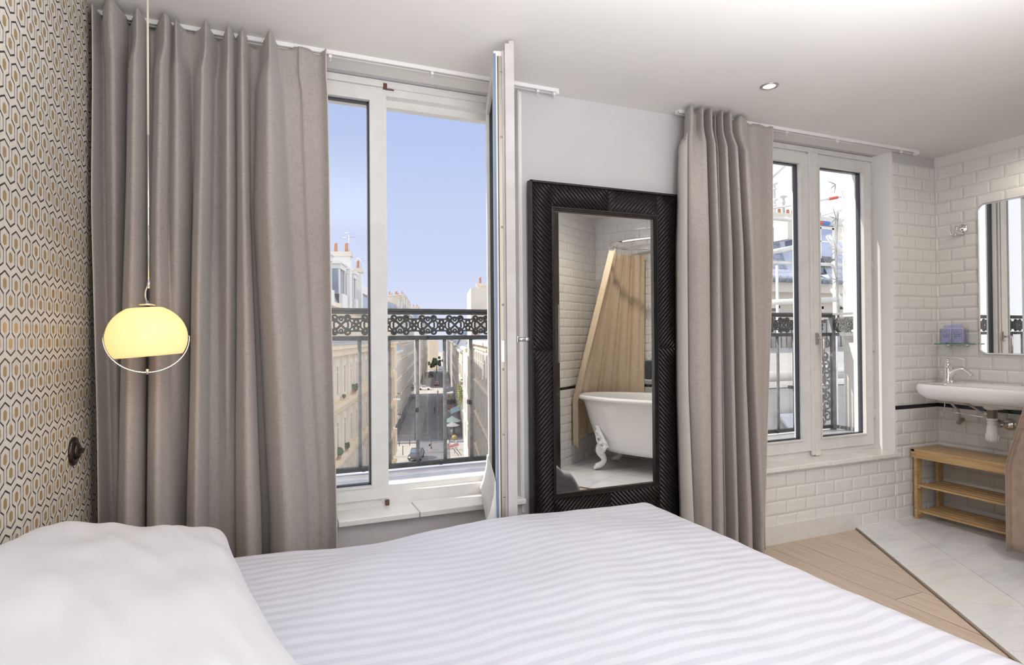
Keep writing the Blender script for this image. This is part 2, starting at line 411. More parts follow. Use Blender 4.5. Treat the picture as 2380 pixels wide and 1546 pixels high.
# wallpapered left wall
b = MB(); b.box(XL-.12, XL, YB, YW+.1, 0, 2.5, 0)
P_, Q_, YA, ZA = .0671, .1018, 1.7124, 1.2385
def X0(y, z): return (XL+.0004, y, z)
def seg(y0, z0, y1, z1, ty, tz):
    b.add([X0(y0-ty, z0-tz), X0(y1-ty, z1-tz), X0(y1+ty, z1+tz), X0(y0+ty, z0+tz)], [(0, 1, 2, 3)], 1)
def hexa(y, z, hw, hh, pt):
    b.add([X0(y, z+hh), X0(y-hw, z+hh-pt), X0(y-hw, z-hh+pt), X0(y, z-hh), X0(y+hw, z-hh+pt), X0(y+hw, z+hh-pt)], [(0, 1, 2, 3, 4, 5)], 2)
ty, tz = .0011, .0023
for i in range(-22, 13):
    yc = YA+i*P_
    if yc > YW+.03: continue
    for k in range(-12, 12):
        z = ZA+k*Q_
        if z > ZC+.1 or z < .15: continue
        ha, hb = .385*P_, .115*P_
        for sgn in (-1, 1):
            seg(yc, z-tz, yc+sgn*ha, z-.14*Q_, 0, tz)                                  # upper gable
            seg(yc+sgn*ha, z-.14*Q_+.002, yc+sgn*ha, z-.44*Q_-.002, ty, 0)
            seg(yc+sgn*ha, z-.44*Q_, yc+sgn*hb, z-.545*Q_, 0, tz)
            seg(yc+sgn*hb, z-.545*Q_+.002, yc+sgn*hb, z-.845*Q_-.002, ty, 0)
            seg(yc+sgn*hb, z-.845*Q_, yc+sgn*.5*P_, z-.985*Q_+tz, 0, tz)               # lower gable
        hexa(yc, z-.315*Q_, .145*P_, .135*Q_, .055*Q_)
        hexa(yc+.5*P_, z-.685*Q_, .145*P_, .135*Q_, .055*Q_)
struct('wall_left', b, [M_paper, M_pline, M_pgold])

# ------------------------------------------------------------------ windows (white painted timber casements)
def casement(x0, x1, z0, z1, y0=2.655, dy=.058, st=.078, handle_side=None, batten=None):
    """leaf in the plane of the wall: meshes for frame, gasket and pane"""
    f = MB(); i0, i1, j0, j1 = x0+st, x1-st, z0+st*.95, z1-st*.85
    f.box(x0, i0, y0, y0+dy, z0, z1); f.box(i1, x1, y0, y0+dy, z0, z1)
    f.box(i0, i1, y0, y0+dy, z0, j0); f.box(i0, i1, y0, y0+dy, j1, z1)
    for a, c, e_, g in ((i0-.008, i0, j0, j1), (i1, i1+.008, j0, j1)): f.box(a, c, y0-.007, y0, e_, g)
    f.box(i0-.008, i1+.008, y0-.007, y0, j0-.008, j0); f.box(i0-.008, i1+.008, y0-.007, y0, j1, j1+.008)
    g = MB()
    for a, c, e_, h in ((i0-.001, i0+.006, j0, j1), (i1-.006, i1+.001, j0, j1), (i0, i1, j0-.001, j0+.006), (i0, i1, j1-.006, j1+.001)): g.box(a, c, y0+.018, y0+.045, e_, h)
    p = MB(); p.box(i0+.001, i1-.001, y0+.024, y0+.028, j0+.001, j1-.001)
    return f, g, p
def window(name, x0, x1, left, right, z0=.43, z1=2.328):
    w_ = tag(thing(name, None, None, ((x0+x1)/2, 2.68, z0)), kind='structure')
    b = MB(); fz = .052
    b.box(x0, x0+.045, 2.668, 2.735, z0, z1); b.box(x1-.045, x1, 2.668, 2.735, z0, z1)
    b.box(x0+.045, x1-.045, 2.668, 2.735, z1-.062, z1); b.box(x0+.045, x1-.045, 2.668, 2.735, z0, z0+fz)
    b.box(x0+.045, x1-.045, 2.700, 2.765, z0+fz, z0+.078); b.box(x0+.045, x1-.045, 2.715, 2.760, z1-.095, z1-.062)
    b.box(x0+.045, x0+.062, 2.70, 2.76, z0+fz, z1-.06); b.box(x1-.062, x1-.045, 2.70, 2.76, z0+fz, z1-.06)
    b.box(x0-.01, x1+.01, 2.655, 2.668, z1-.03, z1, 0)
    b.build('window_frame', M_win, w_)
    return w_
W1 = window('window_1', -.16, 1.088, None, None)
ZB, ZT = .462, 2.285
def leaf(parent, x0, x1, name='sash', **k):
    f, g, p = casement(x0, x1, ZB, ZT, **k)
    s = f.build(name, M_win, parent); g.build('gasket', M_winb, s); p.build('pane', M_glass, s); return s
s = leaf(W1, -.13, .490, st=.066)
b = MB(); b.box(.462, .500, 2.662, 2.70, ZB-.012, ZT+.012); b.box(.478, .500, 2.70, 2.712, ZB, ZT); b.build('stile', M_win, s)
b = MB(); b.box(.486, .502, 2.650, 2.672, ZT+.005, ZT+.030); b.box(.498, .535, 2.66, 2.664, ZT+.006, ZT+.010); b.box(.484, .500, 2.648, 2.668, ZB-.03, ZB-.008)
b.build('latch', mat('rusty_catch', (.12, .05, .035), .6), s)

def handle(parent, loc, rotz=0):
    b = MB(); b.box(-.014, .014, -.012, 0, -.036, .036, 0, bev=.0055)
    b.cyl((0, -.008, .0), (0, -.040, .0), .0085, 12)
    b.tube([(0, -.040, .0), (.0, -.047, -.004), (0, -.050, -.020), (.0, -.050, -.06), (0, -.046, -.110)], [.009, .0095, .0095, .009, .0075], 12)
    return b.build('handle', M_steel, parent, off=(0, 0, 0), loc=loc, rot=(0, 0, rotz))
# open right leaf of window 1: swung into the room about its right jamb
hinge = Vector((1.034, 2.655, 0)); ang = math.atan2(.957, .289)     # leaf direction from the hinge
f, g, p = casement(-.560, 0, ZB, ZT, y0=0)
sash = f.build('sash', M_win, W1, off=(0, 0, 0)); sash.location = Vector((hinge.x, hinge.y, 0))-W1.location
sash.rotation_euler = (0, 0, ang)
for mb_, nm, mt in ((g, 'gasket', M_winb), (p, 'pane', M_glass)): mb_.build(nm, mt, sash, off=(0, 0, 0))
b = MB(); b.box(-.583, -.548, -.019, 0, ZB-.016, ZT+.030); b.box(-.583, -.562, 0, .016, ZB-.014, ZT+.02); b.box(-.566, -.560, .016, .026, ZB, ZT)
b.build('stile', noisy('darkened_leaf_paint', (.50, .47, .47), (.57, .54, .54), 9, .45), sash, off=(0, 0, 0))  # stile darker than the other window paint, offsets its overexposure
b = MB(); b.box(-.5625, -.560, .015, .040, ZB+.01, ZT-.02, 0)
for z in (.56, .80, 1.05, 1.3, 1.6, 1.95, 2.2): b.cyl((-.5625, .030, z), (-.5640, .030, z), .0042, 12, 1)
b.box(-.5635, -.5625, .024, .036, 1.08, 1.16, 1)
b.build('espagnolette', [M_brass, M_steel], sash, off=(0, 0, 0))
b = MB(); b.box(-.5615, -.5600, .0405, .0440, ZB+.01, ZT-.02); b.build('seal', mat('brown_seal', (.10, .06, .05), .6), sash, off=(0, 0, 0))
b = MB(); b.box(-.5615, -.5600, .050, .0585, ZB, ZT-.01); b.build('edge', mat('sky_reflection_blue', (.16, .25, .38), .5), sash, off=(0, 0, 0))  # blue strip imitates the sky reflected in the leaf's glass
b = MB(); rows = []       # curved weatherboard along the foot of the leaf, outside
for x in (-.548, -.01):
    rows.append([(x, .058+.002, ZB+.155), (x, .066, ZB+.15), (x, .070, ZB+.10), (x, .084, ZB+.04), (x, .100, ZB+.0), (x, .096, ZB-.008), (x, .080, ZB-.004), (x, .058, ZB)])
b.grid(rows, wrap=True); b.add(rows[0], [tuple(range(8))]); b.add(rows[1], [tuple(range(7, -1, -1))]); b.build('weatherboard', M_reveal, sash, off=(0, 0, 0))
hd = handle(sash, (-.535, -.019, 1.165), 0); hd.rotation_euler = (0, -PI/2, 0)

W2 = window('window_2', 2.567, 3.657, None, None)
s = leaf(W2, 2.59, 3.085)
s2 = leaf(W2, 3.092, 3.636)
b = MB(); b.box(3.076, 3.148, 2.642, 2.656, ZB-.025, ZT+.012, bev=.003); b.box(3.098, 3.128, 2.636, 2.643, ZB-.03, ZT+.008, bev=.003); b.build('stile', M_win, s2)
hd = handle(s2, Vector((3.112, 2.637, 1.15))-W2.location, 0)
b = MB()
for z in (.66, 1.10, 1.62, 2.12):
    b.cyl((3.645, 2.658, z-.035), (3.645, 2.658, z+.033), .007, 10)
b.build('hinge', M_win, s2)
# ------------------------------------------------------------------ curtains
LT = [[(-0.54, 2.4), (-0.528, 2.45), (-0.512, 2.41), (-0.477, 2.37), (-0.455, 2.42), (-0.449, 2.46), (-0.426, 2.42), (-0.406, 2.385), (-0.396, 2.42), (-0.39, 2.46), (-0.369, 2.46), (-0.348, 2.42), (-0.321, 2.385), (-0.314, 2.42), (-0.308, 2.44), (-0.293, 2.4), (-0.283, 2.43), (-0.251, 2.45), (-0.211, 2.42), (-0.197, 2.385), (-0.188, 2.42), (-0.167, 2.46), (-0.147, 2.45), (-0.136, 2.42), (-0.124, 2.39), (-0.112, 2.42), (-0.104, 2.45), (-0.095, 2.43), (-0.081, 2.4), (-0.067, 2.42), (-0.056, 2.46), (-0.018, 2.46), (-0.0, 2.42), (0.015, 2.38), (0.032, 2.42), (0.051, 2.45), (0.113, 2.44), (0.124, 2.43), (0.191, 2.45), (0.219, 2.42)], [(-0.541, 2.4), (-0.52, 2.45), (-0.499, 2.41), (-0.473, 2.39), (-0.461, 2.43), (-0.461, 2.46), (-0.445, 2.4), (-0.411, 2.35), (-0.392, 2.4), (-0.397, 2.47), (-0.386, 2.47), (-0.37, 2.4), (-0.341, 2.36), (-0.321, 2.39), (-0.318, 2.405), (-0.287, 2.38), (-0.257, 2.42), (-0.25, 2.46), (-0.24, 2.41), (-0.214, 2.365), (-0.193, 2.4), (-0.187, 2.45), (-0.164, 2.45), (-0.15, 2.42), (-0.129, 2.39), (-0.108, 2.42), (-0.105, 2.45), (-0.099, 2.42), (-0.079, 2.38), (-0.061, 2.4), (-0.056, 2.47), (-0.046, 2.47), (-0.039, 2.41), (0.009, 2.34), (0.062, 2.39), (0.081, 2.43), (0.126, 2.44), (0.149, 2.43), (0.19, 2.44), (0.227, 2.42)], [(-0.528, 2.4), (-0.508, 2.44), (-0.495, 2.44), (-0.49, 2.445), (-0.487, 2.445), (-0.486, 2.45), (-0.473, 2.4), (-0.426, 2.33), (-0.394, 2.38), (-0.405, 2.48), (-0.398, 2.47), (-0.381, 2.39), (-0.344, 2.34), (-0.318, 2.36), (-0.304, 2.38), (-0.29, 2.43), (-0.28, 2.46), (-0.275, 2.47), (-0.262, 2.4), (-0.231, 2.35), (-0.208, 2.39), (-0.205, 2.44), (-0.173, 2.45), (-0.154, 2.445), (-0.137, 2.44), (-0.118, 2.445), (-0.108, 2.45), (-0.1, 2.4), (-0.064, 2.35), (-0.026, 2.38), (-0.022, 2.48), (0.005, 2.48), (0.011, 2.39), (0.062, 2.33), (0.124, 2.38), (0.139, 2.43), (0.176, 2.45), (0.199, 2.44), (0.222, 2.43), (0.246, 2.41)]]
RTT = [[(1.997, 2.46), (1.951, 2.41), (1.947, 2.385), (2.013, 2.42), (2.007, 2.38), (2.079, 2.44), (2.07, 2.41), (2.061, 2.38), (2.118, 2.42), (2.141, 2.43), (2.131, 2.41), (2.16, 2.43), (2.13, 2.38), (2.2, 2.43), (2.194, 2.41), (2.186, 2.38), (2.246, 2.42), (2.279, 2.44), (2.276, 2.4), (2.33, 2.41), (2.397, 2.44), (2.436, 2.43), (2.519, 2.44), (2.559, 2.43)], [(1.929, 2.45), (1.924, 2.4), (1.919, 2.38), (1.955, 2.36), (2.022, 2.37), (2.11, 2.46), (2.064, 2.39), (2.062, 2.36), (2.102, 2.38), (2.134, 2.41), (2.124, 2.39), (2.153, 2.41), (2.139, 2.36), (2.2, 2.39), (2.234, 2.42), (2.212, 2.36), (2.272, 2.39), (2.306, 2.42), (2.277, 2.36), (2.342, 2.39), (2.396, 2.43), (2.468, 2.43), (2.524, 2.44), (2.548, 2.43)], [(1.923, 2.45), (1.921, 2.4), (1.915, 2.38), (1.954, 2.36), (2.018, 2.37), (2.101, 2.46), (2.049, 2.39), (2.058, 2.36), (2.103, 2.38), (2.135, 2.41), (2.129, 2.39), (2.158, 2.41), (2.143, 2.36), (2.202, 2.39), (2.235, 2.42), (2.219, 2.36), (2.282, 2.39), (2.319, 2.42), (2.293, 2.36), (2.358, 2.39), (2.415, 2.43), (2.451, 2.43), (2.492, 2.44), (2.509, 2.43)], [(1.936, 2.45), (1.944, 2.4), (1.949, 2.38), (1.97, 2.36), (2.018, 2.37), (2.066, 2.42), (2.037, 2.38), (2.046, 2.35), (2.108, 2.38), (2.14, 2.41), (2.136, 2.39), (2.166, 2.41), (2.142, 2.35), (2.2, 2.38), (2.234, 2.41), (2.223, 2.35), (2.294, 2.38), (2.329, 2.41), (2.311, 2.35), (2.389, 2.39), (2.425, 2.42), (2.431, 2.42), (2.44, 2.42), (2.452, 2.42)]]
def curtain(name, tab, zs, label, ztop, zbot, pins, k=5):
    t = thing(name, label, 'curtain', (tab[0][0][0], 2.44, zbot), world=True, group=None)
    curves = [crom(c, k) for c in tab]; n = len(curves[0]); rows = []
    zz = [ztop-.0*i for i in (0,)]+[ztop-.02, ztop-.05, ztop-.085, ztop-.10, ztop-.13, ztop-.18, ztop-.25]
    z = ztop-.33
    while z > zbot+.02: zz.append(z); z -= .07
    zz.append(zbot)
    for z in zz:
        # position between the tabulated levels
        if z >= zs[0]: a, b2, f = 0, 0, 0
        elif z <= zs[-1]: a, b2, f = len(zs)-1, len(zs)-1, 0
        else:
            for i in range(len(zs)-1):
                if zs[i+1] <= z <= zs[i]: a, b2, f = i, i+1, (zs[i]-z)/(zs[i]-zs[i+1]); break
        if a == 0 and b2 == 1: f = .45*sstep((ztop-.105-z)/.07)+.55*f
        row = []
        for j in range(n):
            p, q = curves[a][j], curves[b2][j]
            x, y = lerp(p[0], q[0], f), lerp(p[1], q[1], f)
            if y < 2.432: y = 2.432+(y-2.432)*1.75
            elif y > 2.452: y = min(2.488, 2.452+(y-2.452)*2.2)
            if z > ztop-.10:      # header tape pulls the cloth together into standing pleats
                u = sstep((z-(ztop-.10))/.02); y = lerp(y, 2.430+(y-2.430)*1.0, u)
            w_ = noise.noise(Vector((x*7, z*1.6, 3.1)))*.006*sstep((ztop-z)/.3)
            row.append((x+w_*.6, y+w_, z+(noise.noise(Vector((j*.35, 0, 1)))*.006-(.014 if y > 2.445 else 0) if z == ztop else 0)))
        rows.append(row)
    b = MB(); b.grid(rows); c = b.build('cloth', [M_linen], t); solid(c, .0022)
    for side in (0, -1):
        b = MB(); b.tube([r[side] for r in rows], .0018, 6); b.build('side_hem', M_linen_edge, t)
    return t, rows
tL, rL = curtain('curtain', LT, (2.25, 1.657, .537), 'wide taupe linen curtain hanging to the floor behind the pendant lamp and pillow', 2.312, .03, None)
tR, rR = curtain('curtain', RTT, (2.264, 1.609, .908, .246), 'narrow bunched taupe linen curtain between the black mirror and the tiled window corner', 2.312, .03, None)
# pale lining edge turned back on the left border of the right curtain
b = MB(); rows = []
for r in rR:
    if r[0][2] > 2.19: continue
    a = r[0]; rows.append([(a[0]-.010, a[1]+.002, a[2]), (a[0]-.016, a[1]-.022, a[2]), (r[6][0]-.010, r[6][1]-.012, a[2])])
lin = MB(); lin.grid(rows); solid(lin.build('lining', M_lining, tR), .0015)
b = MB(); b.box(1.925, 1.935, 2.372, 2.374, 2.06, 2.11); b.build('care_label', mat('label_cloth', (.8, .8, .8), .8), tR)

def track(x0, x1, label, glides):
    t = thing('curtain_track', label, 'curtain track', ((x0+x1)/2, 2.467, 2.31), group=None)
    b = MB()
    b.box(x0, x1, 2.452, 2.484, 2.324, 2.3299); b.box(x0, x1, 2.452, 2.456, 2.314, 2.324); b.box(x0, x1, 2.480, 2.484, 2.314, 2.324)
    b.box(x0, x1, 2.456, 2.462, 2.314, 2.3165); b.box(x0, x1, 2.474, 2.480, 2.314, 2.3165); b.build('rail', M_plastic, t)
    b = MB(); b.box(x1-.012, x1+.002, 2.453, 2.483, 2.306, 2.326); b.build('end_stop', M_plastic, t)
    for x in glides:
        b = MB(); b.box(x-.006, x+.006, 2.462, 2.474, 2.304, 2.320); b.tube([(x, 2.468, 2.304), (x+.004, 2.468, 2.296), (x-.003, 2.468, 2.292)], .0016, 6); b.build('glider', M_plastic, t)
track(-.555, 1.262, 'white ceiling curtain track above the open window', [.24, .66, 1.16, 1.245])
track(1.95, 3.806, 'white ceiling curtain track above the closed window by the tiles', [2.47, 2.53, 2.70, 3.1, 3.66, 3.79])

# ------------------------------------------------------------------ pendant lamp
PL = Vector((-.336, 2.085, 1.182)); R_ = .1087
M_opal = mat('opal_shade', (1, .86, .62), .12, spec=.6); inp(bsdf(M_opal), 'Emission Color', (1, .79, .49, 1)); inp(bsdf(M_opal), 'Emission Strength', .62)
_t = M_opal.node_tree; _tr = _t.nodes.new('ShaderNodeBsdfTranslucent'); _tr.inputs[0].default_value = (1, .88, .62, 1); _mx = _t.nodes.new('ShaderNodeMixShader'); _mx.inputs[0].default_value = .62
_t.links.new(bsdf(M_opal).outputs[0], _mx.inputs[1]); _t.links.new(_tr.outputs[0], _mx.inputs[2]); _t.links.new(_mx.outputs[0], _t.nodes['Material Output'].inputs[0])
t = thing('pendant_lamp', 'cream opal dome pendant lamp with steel hoop glowing in front of the grey curtain', 'lamp', (PL.x, PL.y, 1.07))
prof = []
zt = .098
for i in range(26):
    a = math.acos(max(-1, min(1, .90)))+(PI*.69-math.acos(.90))*i/25; prof.append((R_*math.sin(a), R_*math.cos(a)*.92+.0))
tilt = Matrix.Translation(PL) @ Matrix.Rotation(math.radians(-4.5), 4, 'Y')
pr = [(.0, prof[0][1]+.002)]+prof
pr += [(r-.003, z) for r, z in reversed(prof)]
b = MB(); b.lathe(pr, 48, M=tilt); b.build('lamp_shade', M_opal, t)
b = MB(); b.lathe([(0, .098), (.022, .098), (.024, .1005), (.022, .103), (.006, .1045), (.005, .112), (0, .112)], 28, M=Matrix.Translation(PL)); b.build('cap', M_chrome, t)
b = MB(); top = PL+Vector((-.001, 0, .108)); rod0 = Vector((PL.x+.004, PL.y, 1.332))
b.tube([top, top+Vector((-.004, 0, .018)), top+Vector((-.003, 0, .034)), rod0+Vector((-.001, 0, .012))], .0022, 8); b.build('cord', M_cord, t)
b = MB(); b.cyl(rod0, rod0+Vector((0, 0, .022)), .0042, 12); b.cyl(rod0+Vector((0, 0, .02)), Vector((rod0.x, rod0.y, 1.80)), .0027, 10); b.build('rod', M_chrome, t)
b = MB(); b.cyl((rod0.x, rod0.y, 1.80), (rod0.x, rod0.y, 2.32), .0030, 10); b.lathe([(0, 2.300), (.03, 2.300), (.045, 2.315), (.045, 2.3299), (0, 2.3299)], 24, M=Matrix.Translation((rod0.x, rod0.y, 0))); b.build('upper_cord', M_cord, t)
b = MB(); pts = []
ax = Vector((math.cos(math.radians(4)), math.sin(math.radians(4)), 0))
for i in range(33):
    a = PI+PI*i/32; pts.append(PL+ax*(R_+.004)*math.cos(a)+Vector((0, 0, R_*.975*math.sin(a)-.0)))
pts = [PL-ax*(R_-.018)+Vector((0, 0, .004)), PL-ax*(R_-.004)+Vector((0, 0, .006))]+pts+[PL+ax*(R_+.002)+Vector((0, 0, .006))]
b.tube(pts, .0018, 8); b.build('hoop', M_chrome, t)
b = MB()
for s_ in (-1, 1): MB().cyl(PL+ax*s_*(R_*.93)+Vector((0, -.0, .002)), PL+ax*s_*(R_*1.0)+Vector((0, 0, .002)), .0055, 14).build('knob', M_chrome, t)
b.cyl(PL-ax*(R_*.97)+Vector((0, 0, .004)), PL-ax*(R_+.002)+Vector((0, 0, .004)), .0075, 16); b.build('knob', M_chrome, t)
b = MB(); b.cyl(PL+Vector((0, 0, -R_-.003)), PL+Vector((0, 0, -R_*.975+.010)), .0042, 12); b.build('clip', M_chrome, t)
b = MB(); b.ball(PL+Vector((0, 0, .02)), .026, 10); b.build('bulb', emis('bulb_glow', (1, .78, .45), 1.5), t)
light('pendant_bulb_light', 'POINT', PL+Vector((0, 0, .025)), 4.0, (1, .74, .42), shadow_soft_size=.03)

# rotary light switch on the wallpaper
t = thing('light_switch', 'round dark bakelite rotary light switch on the patterned wallpaper', 'light switch', (XL, 2.222, .79))
MX = Matrix.Translation((XL, 2.222, .831)) @ Matrix.Rotation(PI/2, 4, 'Y')
b = MB(); b.lathe([(.0445, 0), (.0445, .006), (.041, .010), (.030, .011), (.0, .011)], 36, M=MX); b.build('base', M_black, t)
b = MB(); b.lathe([(.026, .010), (.026, .015), (.022, .019), (.0, .020)], 32, M=MX); b.build('cover', M_black, t)
b = MB(); b.box(-.003, .003, -.012, .012, .019, .031, M=MX @ Matrix.Rotation(.35, 4, 'Z'), bev=.001); b.build('knob', M_black, t)

# ------------------------------------------------------------------ bed
M_sheet = mat('striped_satin_sheet', (.8, .8, .84), .55); inp(bsdf(M_sheet), 'Sheen Weight', .2)
tcn = N(M_sheet, 'ShaderNodeTexCoord'); sp = N(M_sheet, 'ShaderNodeSeparateXYZ'); LK(M_sheet, tcn.outputs['UV'], sp.inputs[0])
mt = N(M_sheet, 'ShaderNodeMath', operation='MULTIPLY'); LK(M_sheet, sp.outputs['Y'], mt.inputs[0]); mt.inputs[1].default_value = 1/.043
fr = N(M_sheet, 'ShaderNodeMath', operation='FRACT'); LK(M_sheet, mt.outputs[0], fr.inputs[0])
rp = ramp_n(M_sheet, fr.outputs[0], [(.47, (.655, .665, .745)), (.53, (.59, .595, .68))]); rp.color_ramp.elements.new(.97).color = (.59, .595, .68, 1)
rp.color_ramp.elements.new(.999).color = (.655, .665, .745, 1)
LK(M_sheet, rp.outputs[0], bsdf(M_sheet).inputs['Base Color'])
rr2 = ramp_n(M_sheet, fr.outputs[0], [(.47, (.62,)*3), (.53, (.42,)*3)]); LK(M_sheet, rr2.outputs[0], bsdf(M_sheet).inputs['Roughness'])
M_cotton = noisy('white_cotton', (.655, .66, .71), (.685, .69, .735), 8, .75); inp(bsdf(M_cotton), 'Sheen Weight', .2)
bed = thing('bed', 'double bed made up with a white satin striped duvet', 'bed', (.5, 1.2, 0))
b = MB(); b.box(-.54, 1.44, .40, 1.98, .10, .26, bev=.01); b.build('bed_base', noisy('bed_base_cloth', (.16, .16, .17), (.2, .2, .21), 30, .9), bed)
for x in (-.45, 1.35):
    for y in (.5, 1.88): MB().cyl((x, y, 0), (x, y, .11), .025, 12).build('leg', M_black, bed)
b = MB(); b.box(-.55, 1.455, .39, 1.99, .26, .455, bev=.035); b.build('mattress', M_cotton, bed)
def edge_curve(s, R, drop):
    """s = arc position measured inwards from the hem; returns (inward offset, drop below top)"""
    if s < drop: return 0.0, R+drop-s
    a = (s-drop)/R
    if a < PI/2: return R*(1-math.cos(a)), R*(1-math.sin(a))
    return R+(s-drop-R*PI/2), 0.0
def duvet():
    NX, NY = 190, 130; R, Rf, dr = .085, .16, .15
    x_foot, y_far, y_near, x_head, zt = 1.535, 2.08, .33, -.55, .505
    LX = (x_foot-x_head)-Rf+Rf*PI/2+dr*.9; LY = (y_far-y_near)-2*R+R*PI+2*dr
    vs, uv = [], []
    for i in range(NX+1):
        sx = LX*(1-i/NX); ox, dx = edge_curve(sx, Rf, dr*.9); x = x_foot-ox
        for j in range(NY+1):
            sy = LY*j/NY
            if sy < LY/2: oy, dy = edge_curve(sy, R, dr); y = y_near+oy
            else: oy, dy = edge_curve(LY-sy, R, dr); y = y_far-oy
            dd = (dx**2.2+dy**2.2)**(1/2.2); z = zt-dd
            inner = sstep(min(x_foot-x, y_far-y)/.25)
            # soft billows of the filling
            n1 = noise.noise(Vector((x*1.7+3, y*1.5, 0)))*.030+noise.noise(Vector((x*4.5, y*3.2+7, 2)))*.010
            n2 = noise.noise(Vector((x*13+y*4, y*15, 5)))*.0028
            z += (n1)*inner*1.0+n2*(1 if dd < .05 else .3)
            z += .014*math.exp(-((x-.78)/.28)**2)*math.exp(-((y-1.95)/.16)**2)-.020*math.exp(-((x-.30)/.20)**2)*math.exp(-((y-1.98)/.13)**2)
            if dx > .09: x += .010*math.sin(y*23)*min(1, dx/.2)+.006*math.sin(y*51+1)*min(1, dx/.2)
            if dy > .06: y += .010*math.sin(x*21)*min(1, dy/.2)
            vs.append((x, y, z)); uv.append((x, sy))
    b = MB(); k = NY+1; fs = [(i*k+j, (i+1)*k+j, (i+1)*k+j+1, i*k+j+1) for i in range(NX) for j in range(NY)]
    b.add(vs, fs, 0, True); o = b.build('duvet', M_sheet, bed)
    ul = o.data.uv_layers.new(name='uv')
    for lp in o.data.loops: ul.data[lp.index].uv = uv[lp.vertex_index]
    solid(o, .012, -1); return o
duvet()
# layered sheet hems showing below the duvet at the foot
b = MB(); rows = []
for i in range(60):
    y = .40+1.60*i/59; w_ = .006*math.sin(y*17)+.004*math.sin(y*41)
    rows.append([(1.478+w_, y, .40), (1.492+w_, y, .30), (1.500+w_*1.3, y, .16)])
b.grid(rows); solid(b.build('bed_sheet', M_cotton, bed), .004)

def pillow(y0, y1, x0, x1, z0, H, label):
    t = thing('pillow', label, 'pillow', ((x0+x1)/2, (y0+y1)/2, z0))
    n = 56; T, Bt = [], []
    for i in range(n+1):
        u = -1+2*i/n; rt_, rb_ = [], []
        for j in range(n+1):
            v = -1+2*j/n
            xr = x1+.30*((1-v)/2)**1.3; cx = (x0+xr)/2; cy = (y0+y1)/2
            bul = 1-.06*(1-abs(u)**2)*0
            px = cx+(xr-x0)/2*u*(1-.07*(1-v*v)*0-.05*math.cos(PI*v/2)*abs(u)**6)
            py = cy+(y1-y0)/2*v*(1-.045*math.cos(PI*u/2)*abs(v)**6)
            h = ((1-abs(u)**(7 if u > 0 else 9))*(1-abs(v)**12)); h = max(0, h)**.5
            lean = .035*(1-u)/2      # propped a little higher on the wall side
            edge = 1-max(abs(u), abs(v))
            wr = noise.noise(Vector((px*9, py*5, 1)))*.016*min(1, edge*5)+noise.noise(Vector((px*22+py*9, py*6, 4)))*.009*sstep(edge*3)
            crease = -.016*math.exp(-((u*.55-v*.35-.52)/.10)**2)*sstep((u+.2)*1.2)
            zc = z0+.050+lean*.6
            rt_.append((px, py, zc+h*(H*.46+.105*(1-abs(v)**2.0)*(.35+.65*(1-u)/2))+lean*h*.6+wr+crease)); rb_.append((px, py, max(z0-.004, zc-h*H*.40)+.001))
        T.append(rt_); Bt.append(rb_)
    b = MB(); b.grid(T)
    k = len(b.v); b.grid([list(reversed(r)) for r in Bt])
    bm = bmesh.new(); me = bpy.data.meshes.new('x'); me.from_pydata(b.v, [], b.f); bm.from_mesh(me)
    bmesh.ops.remove_doubles(bm, verts=bm.verts, dist=.0035)
    b = MB(); bm.verts.index_update(); b.add([v.co.copy() for v in bm.verts], [[v.index for v in f.verts] for f in bm.faces], 0, True); bm.free()
    o = b.build('pillow_case', M_cotton, t); subd(o, 1)
    # open end of the case with its flap edge, towards the window
    b = MB(); rows = []
    for i in range(25):
        u = -.1+1.02*i/24; px = (x0+x1)/2+(x1-x0)/2*u; wv = .010*math.sin(i*.9)+.006*math.sin(i*2.3)
        py = y1-.030; zc = z0+.055+.05*(1-u)/2
        rows.append([(px, py-.03, zc+.030-.02*abs(u)), (px+.004, py+.012+wv*.4, zc+.018-.012*abs(u)), (px+.010, py+.030+wv, zc-.006-.02*abs(u))])
    b.grid(rows); solid(b.build('flap', M_cotton, t), .004); return t
pillow(.62, 1.97, -.553, -.105, .508, .19, 'large plump white pillow lying across the head of the bed')

# ------------------------------------------------------------------ tall leaning black mirror
MXL, MXR, MZ0, MZ1, MF, MB_ = 1.124, 1.952, .0, 1.895, 2.474, 2.508
IX0, IX1, IZ0, IZ1 = 1.243, 1.811, .432, 1.770
t = thing('floor_mirror', 'tall mirror in a black frame carved with herringbone ribs, standing against the wall', 'mirror', ((MXL+MXR)/2, 2.5, 0))
M_ebony = noisy('ebony_stain', (.010, .008, .009), (.022, .017, .017), 40, .38, spec=.45)
b = MB(); zb = .31
for x0, x1, z0, z1 in ((MXL, IX0-.012, .0, MZ1), (IX1+.012, MXR, .0, MZ1), (IX0-.012, IX1+.012, IZ1+.012, MZ1), (IX0-.012, IX1+.012, 0, IZ0-.012)):
    b.box(x0, x1, MF+.008, MB_, z0, z1)
for x0, x1, z0, z1 in ((MXL-.003, MXL+.006, 0, MZ1+.003), (MXR-.006, MXR+.003, 0, MZ1+.003), (MXL, MXR, MZ1-.006, MZ1+.003), (MXL, MXR, 0, .008)): b.box(x0, x1, MF-.004, MB_, z0, z1)
